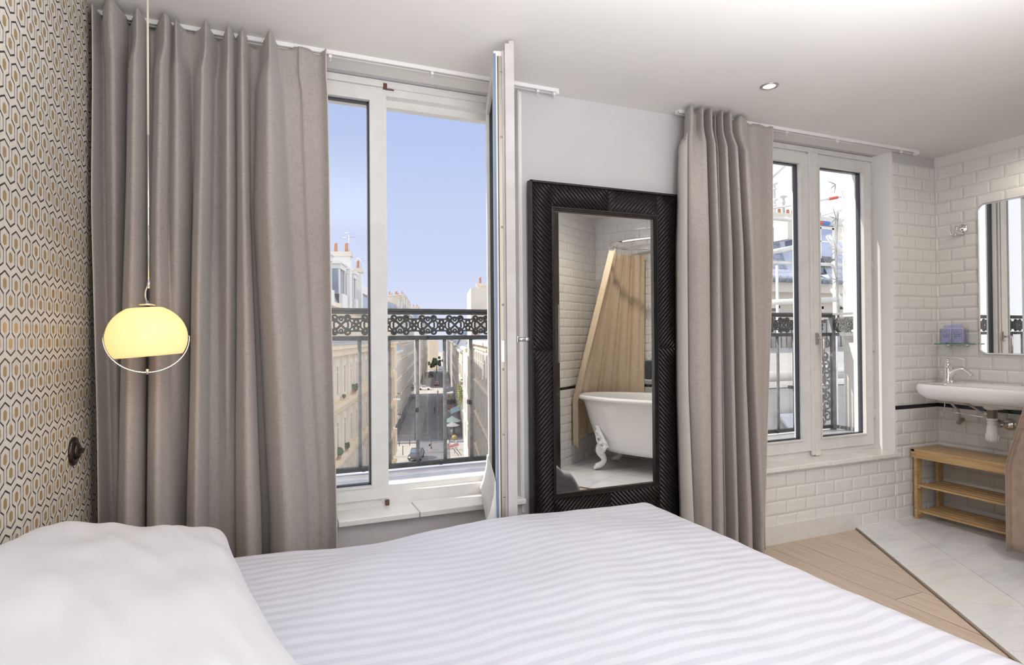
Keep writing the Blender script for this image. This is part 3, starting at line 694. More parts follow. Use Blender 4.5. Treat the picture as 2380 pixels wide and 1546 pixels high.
# slanted ribs, mirrored about the middle of every side
def clipbox(seg_, bx):
    (x0, z0), (x1, z1) = seg_; dx, dz = x1-x0, z1-z0; t0, t1 = 0, 1
    for p, q in ((-dx, x0-bx[0]), (dx, bx[1]-x0), (-dz, z0-bx[2]), (dz, bx[3]-z0)):
        if abs(p) < 1e-9:
            if q < 0: return None
            continue
        r = q/p
        if p < 0: t0 = max(t0, r)
        else: t1 = min(t1, r)
    if (t1-t0)*math.hypot(dx, dz) < .008: return None
    return (x0+dx*t0, z0+dz*t0), (x0+dx*t1, z0+dz*t1)
xm, zm = (MXL+MXR)/2, (MZ1)/2+.165
areas = [(MXL+.006, IX0-.014), (IX1+.014, MXR-.006)]
quads = []
for a0, a1 in areas: quads += [(a0, a1, zm, MZ1-.006), (a0, a1, .01, zm)]
quads += [(IX0-.014, xm, IZ1+.014, MZ1-.006), (xm, IX1+.014, IZ1+.014, MZ1-.006), (IX0-.014, xm, .01, IZ0-.014), (xm, IX1+.014, .01, IZ0-.014)]
for bx in quads:
    cx, cz = (bx[0]+bx[1])/2, (bx[2]+bx[3])/2
    sl = 1 if (cx < xm) == (cz < zm) else -1
    sl = -1 if (cx < xm) == (cz > zm) else 1
    c = -3.0
    while c < 4.5:
        s2_ = clipbox(((bx[0]-1, sl*(bx[0]-1)+c), (bx[1]+1, sl*(bx[1]+1)+c)), bx)
        if s2_:
            (xa, za), (xb, zb_) = s2_
            b.tube([(xa, MF+.006, za), (xb, MF+.006, zb_)], .0062, 6)
        c += .0225
b.build('frame', M_ebony, t)
b = MB()
for k, (d0, dy) in enumerate(((.014, -.001), (.007, .005), (.002, .010))):
    e0, e1 = d0, d0-.007
    b.box(IX0-e0, IX0-e1, MF+dy, MB_-.004, IZ0-e0, IZ1+e0); b.box(IX1+e1, IX1+e0, MF+dy, MB_-.004, IZ0-e0, IZ1+e0)
    b.box(IX0-e1, IX1+e1, MF+dy, MB_-.004, IZ1+e1, IZ1+e0); b.box(IX0-e1, IX1+e1, MF+dy, MB_-.004, IZ0-e0, IZ0-e1)
b.build('inner_moulding', M_ebony, t)
b = MB(); b.box(IX0-.004, IX1+.004, MF+.022, MF+.026, IZ0-.004, IZ1+.004); b.build('mirror_glass', M_mirror, t)

# ------------------------------------------------------------------ recessed ceiling lights
def downlight(x, y, label, power, cone=120):
    t = thing('recessed_ceiling_light', label, 'ceiling light', (x, y, ZC), group=None)
    b = MB(); b.lathe([(.040, -.0002), (.0405, -.003), (.036, -.0048), (.0285, -.0038), (.027, -.0012), (.027, -.0002)], 36, M=Matrix.Translation((x, y, ZC))); b.build('trim_ring', M_steel, t)
    b = MB(); b.lathe([(0, -.0022), (.0265, -.0022), (.0265, -.0002), (0, -.0002)], 28, M=Matrix.Translation((x, y, ZC))); b.build('lens', emis('spot_lens', (1, .82, .55), 5), t)
    light('spot_beam', 'SPOT', (x, y, ZC-.012), power, (1, .90, .76), (0, 0, -1), spot_size=math.radians(cone), spot_blend=1, shadow_soft_size=.025)
    return t
downlight(2.160, 2.068, 'round recessed spotlight glowing in the ceiling above the window wall', 5)
downlight(3.800, 1.840, 'recessed spotlight cut off by the right edge of the picture, above the washbasin', 13, 160)
downlight(.75, .95, 'added recessed spotlight above the bed, out of view', 2.5)  # unseen spot added to light the bed
downlight(.2, -.9, 'added recessed spotlight behind the bed, out of view', 3)  # extra fill spot, added behind the view
downlight(2.62, 1.02, 'added recessed spotlight over the bathtub, out of view', 36, 168)  # added to brighten the bath nook in the tall mirror
downlight(2.0, .55, 'added recessed spotlight over the passage by the bath, out of view', 14, 168)  # added off-frame spot, brightens the bath side of the room
# ------------------------------------------------------------------ bamboo bench with two slatted shelves
M_bam = mat('bamboo', (.62, .42, .21), .38); n_ = noise_n(M_bam, 1, 5, (60, 4, 60)); r_b = ramp_n(M_bam, n_.outputs[0], [(.3, (.42, .26, .115)), (.6, (.57, .38, .19))]); LK(M_bam, r_b.outputs[0], bsdf(M_bam).inputs['Base Color'])
BX0, BX1, BY0, BY1, BH = 3.765, 4.040, 1.62, 2.505, .450
bench = thing('bench', 'bamboo shoe bench with two slatted shelves standing under the washbasin', 'bench', ((BX0+BX1)/2, (BY0+BY1)/2, .0075))
b = MB(); sw = .0405; k = int((BY1-BY0-.03)/sw)
for i in range(k): b.box(BX0+.012, BX1-.004, BY1-.026-sw*(i+1)+.0014, BY1-.026-sw*i, BH-.014, BH-.001, bev=.0012)
b.box(BX0, BX1, BY1-.0255, BY1, BH-.020, BH, bev=.003); b.box(BX0, BX1, BY0, BY0+.0255, BH-.020, BH, bev=.003)
b.build('seat', M_bam, bench)
b = MB(); b.box(BX0, BX0+.016, BY0, BY1, BH-.058, BH-.001, bev=.003); b.box(BX1-.016, BX1, BY0, BY1, BH-.058, BH-.004); b.build('apron', M_bam, bench)
for y in (BY1-.030, BY0+.012):
    for x in (BX0+.010, BX1-.055):
        b = MB(); b.box(x, x+.050, y, y+.018, .0078, BH-.022, bev=.002); b.build('leg', M_bam, bench)
for z in (.220, .060):
    b = MB()
    for i in range(5): b.box(BX0+.014+i*.052, BX0+.014+i*.052+.034, BY0+.03, BY1-.03, z-.006, z+.006, bev=.003)
    for y in (BY0+.031, BY1-.049): b.box(BX0+.012, BX1-.008, y, y+.018, z-.016, z-.006)
    b.build('shelf', M_bam, bench)
for y in (BY1-.012, BY1-.026): MB().cyl((BX0-.0012, y, .418), (BX0+.003, y, .418), .0042, 10).build('bolt', M_brass, bench)
for z in (.232, .072):
    for y in (BY1-.016, BY1-.026): MB().cyl((BX0+.0090, y, z), (BX0+.012, y, z), .0030, 10).build('bolt', M_brass, bench)

# ------------------------------------------------------------------ washbasin on the right wall
SX0, SX1, SY0, SY1, SZ = 3.655, XR-.008, 1.72, 2.445, .868
sink = thing('washbasin', 'wide white wall-hung washbasin with rounded front corners', 'washbasin', ((SX0+SX1)/2, (SY0+SY1)/2, .77))
def rrect(x0, x1, y0, y1, r, n=8, corners=(1, 1, 1, 1)):
    pts = []
    for (cx, cy, a0, on) in ((x1-r, y1-r, 0, corners[0]), (x0+r, y1-r, 90, corners[1]), (x0+r, y0+r, 180, corners[2]), (x1-r, y0+r, 270, corners[3])):
        for i in range(n+1):
            a = math.radians(a0+90*i/n)
            if on: pts.append((cx+r*math.cos(a), cy+r*math.sin(a)))
            else:
                sx = x1 if cx > (x0+x1)/2 else x0; sy = y1 if cy > (y0+y1)/2 else y0; pts.append((lerp(cx+r*math.cos(a), sx, .85), lerp(cy+r*math.sin(a), sy, .85)))
    return pts
b = MB(); rows = []
def ring(ins, z, r, insx1=0): return [(x, y, z) for x, y in rrect(SX0+ins, SX1-insx1, SY0+ins, SY1-ins, r, 8, (0, 1, 1, 0))]
for ins, z, r in ((.085, SZ-.098, .08), (.030, SZ-.085, .10), (.008, SZ-.060, .11), (.0, SZ-.032, .11), (.002, SZ-.010, .11), (.010, SZ-.001, .105), (.022, SZ, .10)): rows.append(ring(ins, z, r))
# inner bowl
CXB, CYB = 3.855, 2.03
for ax_, ay_, z, e_ in ((.160, .285, SZ-.001, 3.2), (.150, .272, SZ-.012, 3), (.135, .245, SZ-.055, 2.8), (.10, .18, SZ-.105, 2.4), (.02, .03, SZ-.125, 2)):
    ringp = []
    base = rows[6]
    for (x, y, z_) in base:
        a = math.atan2((y-CYB)/1.7, x-CXB); c, s_ = math.cos(a), math.sin(a)
        m_ = (abs(c)**e_+abs(s_)**e_)**(-1/e_); ringp.append((CXB+ax_*m_*c, CYB+ay_*m_*s_, z))
    rows.append(ringp)
b.grid(rows, wrap=True); b.add(rows[-1], [tuple(range(len(rows[-1])))]); b.add(rows[0], [tuple(reversed(range(len(rows[0]))))])
b.build('basin', M_porc, sink)
b = MB(); rows = []
for f, z in ((.92, SZ-.085), (.78, SZ-.098), (.55, SZ-.106), (.36, SZ-.110), (.30, SZ-.132), (.0, SZ-.133)):
    rows.append([(CXB+.02+.16*f*math.cos(2*PI*i/32)*(1 if f > .4 else .8), lerp(CYB, 2.10, sstep((1-f)*1.3))+(.27*f if f > .4 else .16*f)*math.sin(2*PI*i/32), z) for i in range(32)])
b.grid(rows, wrap=True); b.build('bowl_underside', M_porc, sink)
DX, DY = 3.875, 2.105
# waste and trap
t = thing('basin_trap', 'white plastic bottle trap with chrome waste pipe under the washbasin', 'trap', (DX, DY, .54))
T_ = Matrix.Translation((DX, DY, 0))
b = MB(); b.lathe([(.0, .686), (.026, .686), (.026, .731), (.033, .731), (.033, .7345), (0, .7345)], 24, M=T_); b.cyl((DX-.02, DY+.030, .706), (DX-.005, DY+.005, .706), .009, 12); b.build('waste_outlet', M_steel, t)
b = MB(); b.lathe([(.0, .543), (.020, .543), (.028, .551), (.0305, .567), (.031, .590), (.0295, .594), (.0285, .610), (.0265, .632), (.022, .650), (.0245, .651), (.0245, .663), (.021, .664), (.021, .669), (.0275, .670), (.0275, .682), (.0, .682)], 28, M=T_)
for i in range(16):
    a = 2*PI*i/16; b.cyl((DX+.0305*math.cos(a), DY+.0305*math.sin(a), .553), (DX+.031*math.cos(a), DY+.031*math.sin(a), .586), .0022, 6)
b.cyl((DX, DY, .640), (DX+.052, DY+.004, .640), .020, 18); b.build('bottle_trap', M_plastic, t)
b = MB(); b.cyl((DX+.05, DY+.004, .640), (XR-.008, DY+.008, .632), .0155, 18)
b.lathe([(.0155, .026), (.026, .022), (.036, .010), (.038, .0), (.0, .0)], 28, M=Matrix.Translation((XR-.0075, DY+.008, .632)) @ Matrix.Rotation(-PI/2, 4, 'Y')); b.build('waste_pipe', M_chrome, t)
# mixer tap
FX, FY = 3.925, 2.372
t = thing('mixer_tap', 'chrome single-lever mixer tap with swan spout at the left end of the washbasin', 'tap', (FX, FY, SZ))
T_ = Matrix.Translation((FX, FY, SZ))
b = MB(); b.lathe([(0, 0), (.029, 0), (.029, .004), (.026, .008), (.0225, .014), (.0205, .030), (.0195, .085), (.0195, .100), (.022, .104), (.0225, .112), (.019, .120), (.012, .126), (.0105, .136), (.012, .139), (.0115, .146), (.006, .150), (0, .151)], 28, M=T_); b.build('body', M_chrome, t)
SD = Vector((-.10, -1, 0)).normalized()
def FP(u, z): return Vector((FX, FY, SZ+z))+SD*u
b = MB(); b.tube([FP(a, c) for a, c in crom([(.005, .030), (.028, .060), (.055, .082), (.088, .090), (.118, .078), (.142, .052)], 4)], [.0125]*8+[.0115]*7+[.011]*4+[.0115, .0125], 14)
b.tube([FP(.010, .006), FP(.034, .006)], [.015, .010], 12); b.build('spout', M_chrome, t)
b = MB(); b.tube([FP(a, c) for a, c in crom([(.0, .140), (.028, .150), (.06, .157), (.090, .150), (.102, .146)], 4)], [.006]*6+[.0055]*6+[.005]*4+[.0035], 10, flat=((0, 0, 1), .003)); b.build('lever', M_chrome, t)
b = MB(); b.cyl((FX-.01, FY+.028, SZ+.064), (FX, FY+.012, SZ+.066), .0028, 8); b.ball(Vector((FX-.012, FY+.030, SZ+.065)), .0045, 6); b.build('knob', M_chrome, t)
# pop-up rods and supply hoses hanging below
b = MB(); b.cyl((3.90, 2.375, .775), (3.905, 2.388, .655), .0022, 8); b.cyl((3.87, 2.42, .700), (DX-.015, DY+.02, .683), .0020, 8); b.build('popup_rod', M_chrome, t)
M_braid = noisy('braided_hose', (.32, .31, .30), (.55, .54, .53), 400, .45, metal=.6)
b = MB(); b.tube(crom([(3.90, 2.36, .80), (3.905, 2.345, .745), (3.93, 2.32, .70), (3.95, 2.325, .655), (3.965, 2.345, .618), (4.0, 2.35, .612), (4.045, 2.372, .628)], 5), .0068, 10); b.build('supply_hose', M_braid, t)
b = MB(); b.tube(crom([(3.90, 2.34, .80), (3.90, 2.28, .765), (3.93, 2.22, .72), (3.96, 2.15, .665), (4.0, 2.14, .645), (4.05, 2.17, .64)], 5), .0068, 10); b.build('supply_hose', M_braid, t)
for y, z in ((2.375, .629), (2.176, .641)): MB().cyl((4.04, y, z), (XR-.018, y, z), .010, 8).cyl((XR-.018, y, z), (XR-.0075, y, z), .014, 16).build('valve', M_brass, t)

# ------------------------------------------------------------------ glass shelf, holder, sachets, hook, wall mirror
M_gs = glassy('clear_green_glass', (.93, .985, .96))
M_gedge = mat('green_glass_edge', (.10, .33, .25), .1, Alpha=1)
t = thing('glass_shelf', 'small clear glass shelf on the tiles above the tap', 'shelf', (4.02, 2.385, 1.10))
b = MB(); b.box(3.962, XR-.007, 2.294, 2.477, 1.104, 1.110); b.build('shelf_plate', M_gs, t)
b = MB(); b.box(3.9608, 3.962, 2.294, 2.477, 1.104, 1.110); b.box(3.9608, XR-.008, 2.477, 2.4782, 1.104, 1.110); b.box(3.9608, XR-.008, 2.2928, 2.294, 1.104, 1.110); b.build('polished_edge', M_gedge, t)
for y in (2.33, 2.44): MB().box(XR-.03, XR-.007, y-.006, y+.006, 1.098, 1.116).build('bracket', M_chrome, t)
M_acr = glassy('clear_acrylic', (.93, .93, .95), rough=.02)
t = thing('acrylic_holder', 'clear acrylic box standing on the glass shelf, filled with lilac sachets', 'holder', (4.01, 2.39, 1.1102))
hx0, hx1, hy0, hy1, hz0, hz1 = 3.985, 4.042, 2.318, 2.458, 1.1104, 1.205
b = MB()
for a in ((hx0, hx0+.003, hy0, hy1, hz0, hz1), (hx1-.003, hx1, hy0, hy1, hz0, hz1), (hx0, hx1, hy0, hy0+.003, hz0, hz1), (hx0, hx1, hy1-.003, hy1, hz0, hz1), (hx0, hx1, hy0, hy1, hz0, hz0+.004)): b.box(*a)
b.box(hx0, hx1, (hy0+hy1)/2-.0015, (hy0+hy1)/2+.0015, hz0, hz1-.01); b.build('box', M_acr, t)
b = MB()
for p in (((hx0, hy0, hz1), (hx0, hy1, hz1)), ((hx0, hy1, hz0), (hx0, hy1, hz1)), ((hx0, hy0, hz0), (hx0, hy0, hz1)), ((hx0, (hy0+hy1)/2, hz0), (hx0, (hy0+hy1)/2, hz1))): b.cyl(p[0], p[1], .0013, 6)
b.build('bright_edge', mat('acrylic_edge', (.80, .82, .88), .15), t)
M_lil = noisy('lilac_paper', (.42, .46, .78), (.60, .63, .88), 60, .6); M_ink = mat('dark_blue_print', (.12, .14, .34), .6)
grp = 'lilac sachets in the acrylic holder'
def sachet(x, y, w_, h_, tilt_, label):
    b = MB(); MM = Matrix.Translation((x, y, 1.1150)) @ Matrix.Rotation(tilt_, 4, 'X')
    b.box(0, .0035, -w_/2, w_/2, 0, h_, M=MM, bev=.001)
    for z in (.45, .52, .62):
        for i in range(5): b.box(-.0004, 0, -w_*.32+i*w_*.13, -w_*.32+i*w_*.13+w_*.09, h_*z, h_*z+.0028, 1, M=MM)
    tag(b.build('sachet', [M_lil, M_ink]), label, 'sachet', grp)
sachet(3.990, 2.422, .058, .080, .02, 'lilac printed sachet at the front left of the acrylic holder')
sachet(3.990, 2.356, .060, .083, -.02, 'lilac printed sachet at the front right of the acrylic holder')
for i in range(3): sachet(3.998+i*.011, 2.424, .056, .082+.004*i, .03-.02*i, 'lilac sachet stacked behind the front left one in the acrylic holder')
for i in range(3): sachet(3.998+i*.011, 2.356, .056, .082+.003*i, -.05+.04*i, 'lilac sachet stacked behind the front right one in the acrylic holder')
t = tag(MB().box(-.001, .0025, -.055, .055, 0, .115, M=Matrix.Translation((4.030, 2.392, 1.1150)) @ Matrix.Rotation(-.10, 4, 'X')).build('sachet', M_lil), 'tall plain lilac sheet sticking up tilted behind the sachets', 'sachet', grp)

t = thing('robe_hook', 'round chrome robe hook on the tiles left of the bathroom mirror', 'hook', (XR-.006, 2.365, 1.80))
RX = Matrix.Translation((XR-.0065, 2.362, 1.832)) @ Matrix.Rotation(-PI/2, 4, 'Y')
b = MB(); b.lathe([(.0, .0), (.033, .0), (.034, .006), (.031, .010), (.025, .012), (.012, .018), (.009, .030), (0, .030)], 32, M=RX); b.build('rosette', M_chrome, t)
b = MB(); hx = XR-.045
b.cyl((XR-.03, 2.362, 1.832), (hx, 2.372, 1.832), .006, 12); b.cyl((hx, 2.374, 1.812), (hx, 2.374, 1.858), .0068, 14)
b.tube(crom([(hx, 2.374, 1.815), (hx-.004, 2.376, 1.800), (hx-.016, 2.383, 1.792), (hx-.026, 2.390, 1.800), (hx-.029, 2.393, 1.814)], 5), .0042, 10); b.ball(Vector((hx-.029, 2.393, 1.816)), .0062, 8)
b.build('hook_arm', M_chrome, t)

t = thing('bathroom_mirror', 'tall bathroom mirror with rounded chrome frame on the tiled wall above the washbasin', 'mirror', (XR, 1.98, 1.05))
def wallring(y0, y1, z0, z1, r): return [(y, z) for y, z in rrect(y0, y1, z0, z1, r, 8)]
outl = wallring(1.70, 2.262, 1.052, 1.962, .035)
b = MB(); b.add([Vector((XR-.017, y, z)) for y, z in outl], [tuple(range(len(outl)))]); b.build('mirror_glass', M_mirror, t)
b = MB(); b.tube([Vector((XR-.014, y, z)) for y, z in wallring(1.697, 2.265, 1.049, 1.965, .038)], .0062, 10, closed=True)
b.tube([Vector((XR-.007, y, z)) for y, z in wallring(1.697, 2.265, 1.049, 1.965, .038)], .0052, 8, closed=True); b.build('frame', M_chrome, t)

# ------------------------------------------------------------------ clawfoot bath, ring rail and shower curtains (frame turned with the nook)
def nook(name, label, cat, n, tt, z=0, **k): return thing(name, label, cat, NT(n, tt, z), RT, world=False, **k)
tub = nook('bathtub', 'white roll-top clawfoot bathtub beside the tiled nook wall, seen in the tall mirror', 'bathtub', 2.165, 2.475, .0075)
HL, HW, RZ = .87, .345, .640
def sring(a, b_, z, e_, n=72, dy=0):
    out = []
    for i in range(n):
        th = 2*PI*i/n; c, s_ = math.cos(th), math.sin(th); m_ = (abs(c)**e_+abs(s_)**e_)**(-1/e_); out.append((a*m_*c, b_*m_*s_+dy, z))
    return out
b = MB(); rows = [sring(.14, .50, .150, 2.3), sring(.20, .60, .155, 2.4), sring(.238, .665, .20, 2.5), sring(.262, .715, .30, 2.5), sring(.282, .760, .42, 2.5), sring(.298, .800, .55, 2.5), sring(.305, .822, .60, 2.5)]
for i in range(13):       # rolled rim
    a = math.radians(-110+i*(290/12)); rr_ = .021; rows.append(sring(.318+rr_*math.cos(a)*1.15, .843+rr_*math.cos(a)*1.15, RZ-.010+rr_*math.sin(a)-.006, 2.5))
rows += [sring(.285, .80, .60, 2.5), sring(.262, .76, .45, 2.5), sring(.235, .70, .30, 2.4), sring(.18, .58, .21, 2.3), sring(.08, .40, .195, 2.2), sring(.005, .05, .194, 2)]
b.grid(rows, wrap=True); b.build('tub_shell', M_porc, tub)
def clawfoot(sx, sy):
    b = MB(); D_ = Vector((sx*.48, sy*.88, 0)).normalized(); T_ = Vector((-D_.y, D_.x, 0)); O = Vector((sx*.185, sy*.585, 0))
    X = lambda u, z, w_=0: O+D_*u+T_*w_+Vector((0, 0, z))
    P = crom([(-.105, .305), (-.055, .250), (-.010, .205), (.004, .160), (-.018, .120), (-.030, .085), (-.010, .055), (.022, .036), (.046, .030)], 4)
    Rr = [r[0] for r in crom([(.028,), (.040,), (.046,), (.040,), (.030,), (.024,), (.025,), (.028,), (.024,)], 4)]
    b.tube([X(u, z) for u, z in P], Rr, 14)
    for k in (-1, 0, 1): b.tube([X(.01, .034, k*.018), X(.040, .028, k*.024), X(.060, .014, k*.027)], [.014, .0155, .010], 8)
    # leaf crest hugging the shell: tall tip, side volutes
    rows = []
    for i in range(13):
        f = i/12; z = .385-.175*f; w_ = .010+.088*math.sin(f*PI*.5)**1.3+.006*math.sin(f*19); row = []
        for j in range(9):
            q = -1+2*j/8; row.append(X(.038-.050*f+.012*(1-q*q)-.030*abs(q)**2*f, z, q*w_))
        rows.append(row)
    k = len(b.v); b.grid(rows); back = [[p-D_*.030 for p in r] for r in rows]; b.grid([list(reversed(r)) for r in back])
    for r, rb in ((rows, back),):
        b.grid([r[0], rb[0]]); b.grid([rb[-1], r[-1]]); b.grid([[q[0] for q in rb], [q[0] for q in r]]); b.grid([[q[-1] for q in r], [q[-1] for q in rb]])
    for q in (-1, 1):
        b.ball(X(-.030, .205, q*.088), .020, 8); b.ball(X(-.025, .180, q*.058), .017, 8); b.ball(X(.005, .245, q*.064), .016, 8); b.ball(X(.022, .290, q*.040), .013, 8); b.ball(X(-.015, .150, q*.036), .014, 8); b.ball(X(.036, .335, q*.018), .011, 8)
        b.tube([X(.045, .33, q*.008), X(.030, .26, q*.024), X(.012, .22, q*.045), X(-.012, .20, q*.075)], [.006, .009, .010, .008], 8)
    b.ball(X(-.012, .225), .017, 8)
    o = b.build('claw_foot', M_porc, tub); m_ = o.modifiers.new('union', 'REMESH'); m_.mode = 'VOXEL'; m_.voxel_size = .0045; m_.use_smooth_shade = True
    m2 = o.modifiers.new('soft', 'SMOOTH'); m2.iterations = 3
for sx in (-1, 1):
    for sy in (-1, 1): clawfoot(sx, sy)

rail = nook('shower_ring_rail', 'oval chrome shower rail hanging over the bathtub', 'shower rail', 2.24, 2.45, 1.95)
b = MB(); rr_ = []; RZ0 = .035
for i in range(64):
    th = 2*PI*i/64; c, s_ = math.cos(th), math.sin(th); m_ = (abs(c)**2.6+abs(s_)**2.6)**(-1/2.6); rr_.append((.285*m_*c, .54*m_*s_, RZ0))
b.tube(rr_, .0115, 12, closed=True)
b.build('ring', M_chrome, rail)
for y in (-.25, .25): MB().cyl((0.28, y, RZ0), (.332, y, RZ0), .009, 10).cyl((.323, y, RZ0), (.330, y, RZ0), .025, 16).build('wall_bracket', M_chrome, rail)
M_sc = mat('beige_waffle_cloth', (.72, .58, .42), .85)
wv = N(M_sc, 'ShaderNodeTexCoord'); vv = N(M_sc, 'ShaderNodeTexVoronoi'); vv.feature = 'F1'; vv.inputs['Scale'].default_value = 160; LK(M_sc, wv.outputs['Object'], vv.inputs['Vector']); bump(M_sc, vv.outputs['Distance'], .25, .002)
n_ = noise_n(M_sc, 30, 3); r_s = ramp_n(M_sc, n_.outputs[0], [(.3, (.68, .54, .385)), (.7, (.76, .62, .46))]); LK(M_sc, r_s.outputs[0], bsdf(M_sc).inputs['Base Color'])
M_sc2 = M_sc.copy(); M_sc2.name = 'tan_waffle_cloth'
for nd in M_sc2.node_tree.nodes:
    if nd.type == 'VALTORGB': nd.color_ramp.elements[0].color = (.36, .265, .21, 1); nd.color_ramp.elements[1].color = (.43, .325, .26, 1)
def shower_curtain(label, top, bot, zt_, zb, amp, folds, mt, rings=12, midz=None, n=140, zb_end=None):
    """top, bot: polylines (n, t) in nook coordinates; cloth gathered in folds"""
    t = nook('shower_curtain', label, 'shower curtain', top[0][0], top[0][1], zb); base = Vector((top[0][0], top[0][1]))
    def along(P, f):
        L = [0]
        for a, c in zip(P[:-1], P[1:]): L.append(L[-1]+math.dist(a, c))
        s_ = f*L[-1]
        for i in range(len(P)-1):
            if s_ <= L[i+1]+1e-9:
                u = (s_-L[i])/max(1e-9, L[i+1]-L[i]); p = Vector(P[i]).lerp(Vector(P[i+1]), u); d = (Vector(P[i+1])-Vector(P[i])).normalized(); return p, Vector((-d.y, d.x))
    rows = []; Z = 34
    for i in range(Z+1):
        g = i/Z; row = []
        for j in range(n+1):
            f = j/n; zbf = zb if zb_end is None else lerp(zb, zb_end, f); z = lerp(zt_, zbf, g)
            if midz: h = 0 if z > midz[0] else (1 if z < midz[1] else (midz[0]-z)/(midz[0]-midz[1]))
            else: h = g
            pt, nt_ = along(top, f); pb, nb_ = along(bot, f); p = pt.lerp(pb, h); nn = nt_.lerp(nb_, h).normalized()
            ph = f*folds*2*PI; a = amp[0]*(1-g)+amp[1]*g
            off_ = a*(math.sin(ph)+.35*math.sin(2*ph+1.2+g)+.25*math.sin(ph*.5+g*2))
            q = p+nn*off_-base; row.append((q.x, q.y, z-zb+(0 if i else -.006*abs(math.sin(ph*.5)))))
        rows.append(row)
    b = MB(); b.grid(rows); solid(b.build('cloth', mt, t), .003)
    for k in range(rings):
        f = (k+.5)/rings; j = int(f*n); x, y, z = rows[0][j]
        b = MB(); b.tube([(x, y, z-.006), (x+.004, y, z+.018), (x-.003, y, z+.040), (x+.006, y-.004, z+.062), (x+.010, y, z+.050)], .0016, 6); b.build('curtain_hook', M_chrome, t)
    return t
shower_curtain('beige shower curtain draped over the far end of the bathtub, reflected in the tall mirror',
    [(2.00, 2.03), (2.06, 1.965), (2.20, 1.925), (2.34, 1.935), (2.45, 2.00), (2.49, 2.06), (2.51, 2.10)], [(1.985, 1.66), (2.03, 1.60), (2.16, 1.586), (2.34, 1.592), (2.47, 1.65), (2.535, 1.78), (2.548, 1.92), (2.548, 2.07)], 1.93, .17, (.017, .011), 7, M_sc, 14, (1.93, .60), zb_end=.36)
shower_curtain('tan waffle shower curtain falling outside the near end of the bathtub at the right edge',
    [(2.02, 2.93), (2.16, 2.985), (2.36, 2.96), (2.45, 2.86)], [(1.90, 3.415), (2.02, 3.43), (2.16, 3.43), (2.32, 3.40)], 1.93, .065, (.018, .020), 4.2, M_sc2, 12, (1.93, .50))
# soap dispenser and bath tap on the nook wall
t = nook('soap_dispenser', 'dark grey soap dispenser bottle fixed to the tiles beside the beige shower curtain', 'soap dispenser', 2.568, 2.125, .77)
b = MB(); b.box(-.060, -.004, -.032, .032, 0, .175, bev=.012); b.build('bottle', mat('charcoal_bottle', (.05, .055, .065), .3), t)
b = MB(); b.cyl((-.03, 0, .175), (-.03, 0, .192), .014, 14); b.cyl((-.03, 0, .192), (-.03, 0, .205), .008, 12); b.build('pump', M_plastic, t); MB().box(-.062, -.004, -.035, .035, -.008, -.0005).build('bracket', M_plastic, t)
t = nook('bath_mixer', 'chrome bath mixer tap with curved hose above the bathtub rim', 'tap', 2.568, 2.27, .68)
b = MB(); b.tube(crom([(-.01, -.05, .10), (-.05, -.05, .16), (-.09, -.055, .12), (-.10, -.06, .06), (-.085, -.05, .0), (-.06, -.03, -.02)], 5), .009, 10); b.build('hose', M_chrome, t)
b = MB(); b.cyl((-.02, -.09, .10), (-.02, .09, .10), .022, 16); b.cyl((0, -.07, .10), (-.02, -.07, .10), .03, 16); b.cyl((0, .07, .10), (-.02, .07, .10), .03, 16); b.tube(crom([(-.03, .0, .10), (-.08, 0, .10), (-.12, 0, .085), (-.13, 0, .06)], 4), .011, 12); b.build('body', M_chrome, t)
# ------------------------------------------------------------------ balcony outside both windows
M_zinc = noisy('weathered_zinc', (.62, .63, .66), (.74, .745, .77), 3, .42, metal=.25, bumps=.15)
M_iron = noisy('grey_cast_iron', (.070, .074, .076), (.10, .104, .104), 30, .5, spec=.4)
M_ironl = noisy('light_grey_iron', (.20, .21, .22), (.30, .31, .32), 30, .5, spec=.4)
M_ext = noisy('outer_render', (.86, .84, .79), (.90, .88, .84), 3, .8)
b = MB(); rows = []
for i in range(50):
    x = -.9+5.1*i/49; r = []
    for j in range(16):
        y = 2.802+.668*j/15; z = .455-.045*j/15+noise.noise(Vector((x*1.2, y*9, 0)))*.006+noise.noise(Vector((x*3, y*22, 4)))*.0025
        r.append((x, y, z))
    r.append((x, 3.475, .36)); r.append((x, 3.46, .30)); rows.append(r)
b.grid(rows); lo = b.build('balcony_ledge', M_zinc); solid(lo, .01); tag(lo, 'pale crinkled zinc covering of the balcony ledge outside the windows', 'ledge')
RY, RZB, RZT, CXR = 3.36, .437, 1.340, 4.136
rail_ = thing('balcony_railing', 'grey cast-iron balcony railing with scrollwork frieze outside both windows', 'railing', (2, RY, .42))
b = MB(); b.box(-.9, CXR+.01, RY-.026, RY+.026, 1.326, 1.341, bev=.003); b.box(-.9, CXR+.01, RY-.011, RY+.011, 1.309, 1.326); b.build('handrail', M_iron, rail_)
b = MB(); b.box(-.9, CXR, RY-.011, RY+.011, 1.162, 1.187); b.build('middle_bar', M_iron, rail_)
b = MB(); b.box(-.9, CXR, RY-.014, RY+.014, .437, .462); b.build('bottom_bar', M_iron, rail_)
SP = .1625
motif = MB()
def T2(pts, r=.0050, hy=.006, mb=motif): mb.tube([(x, 0, z) for x, z in pts], r*1.22, 8, flat=((0, 1, 0), hy))
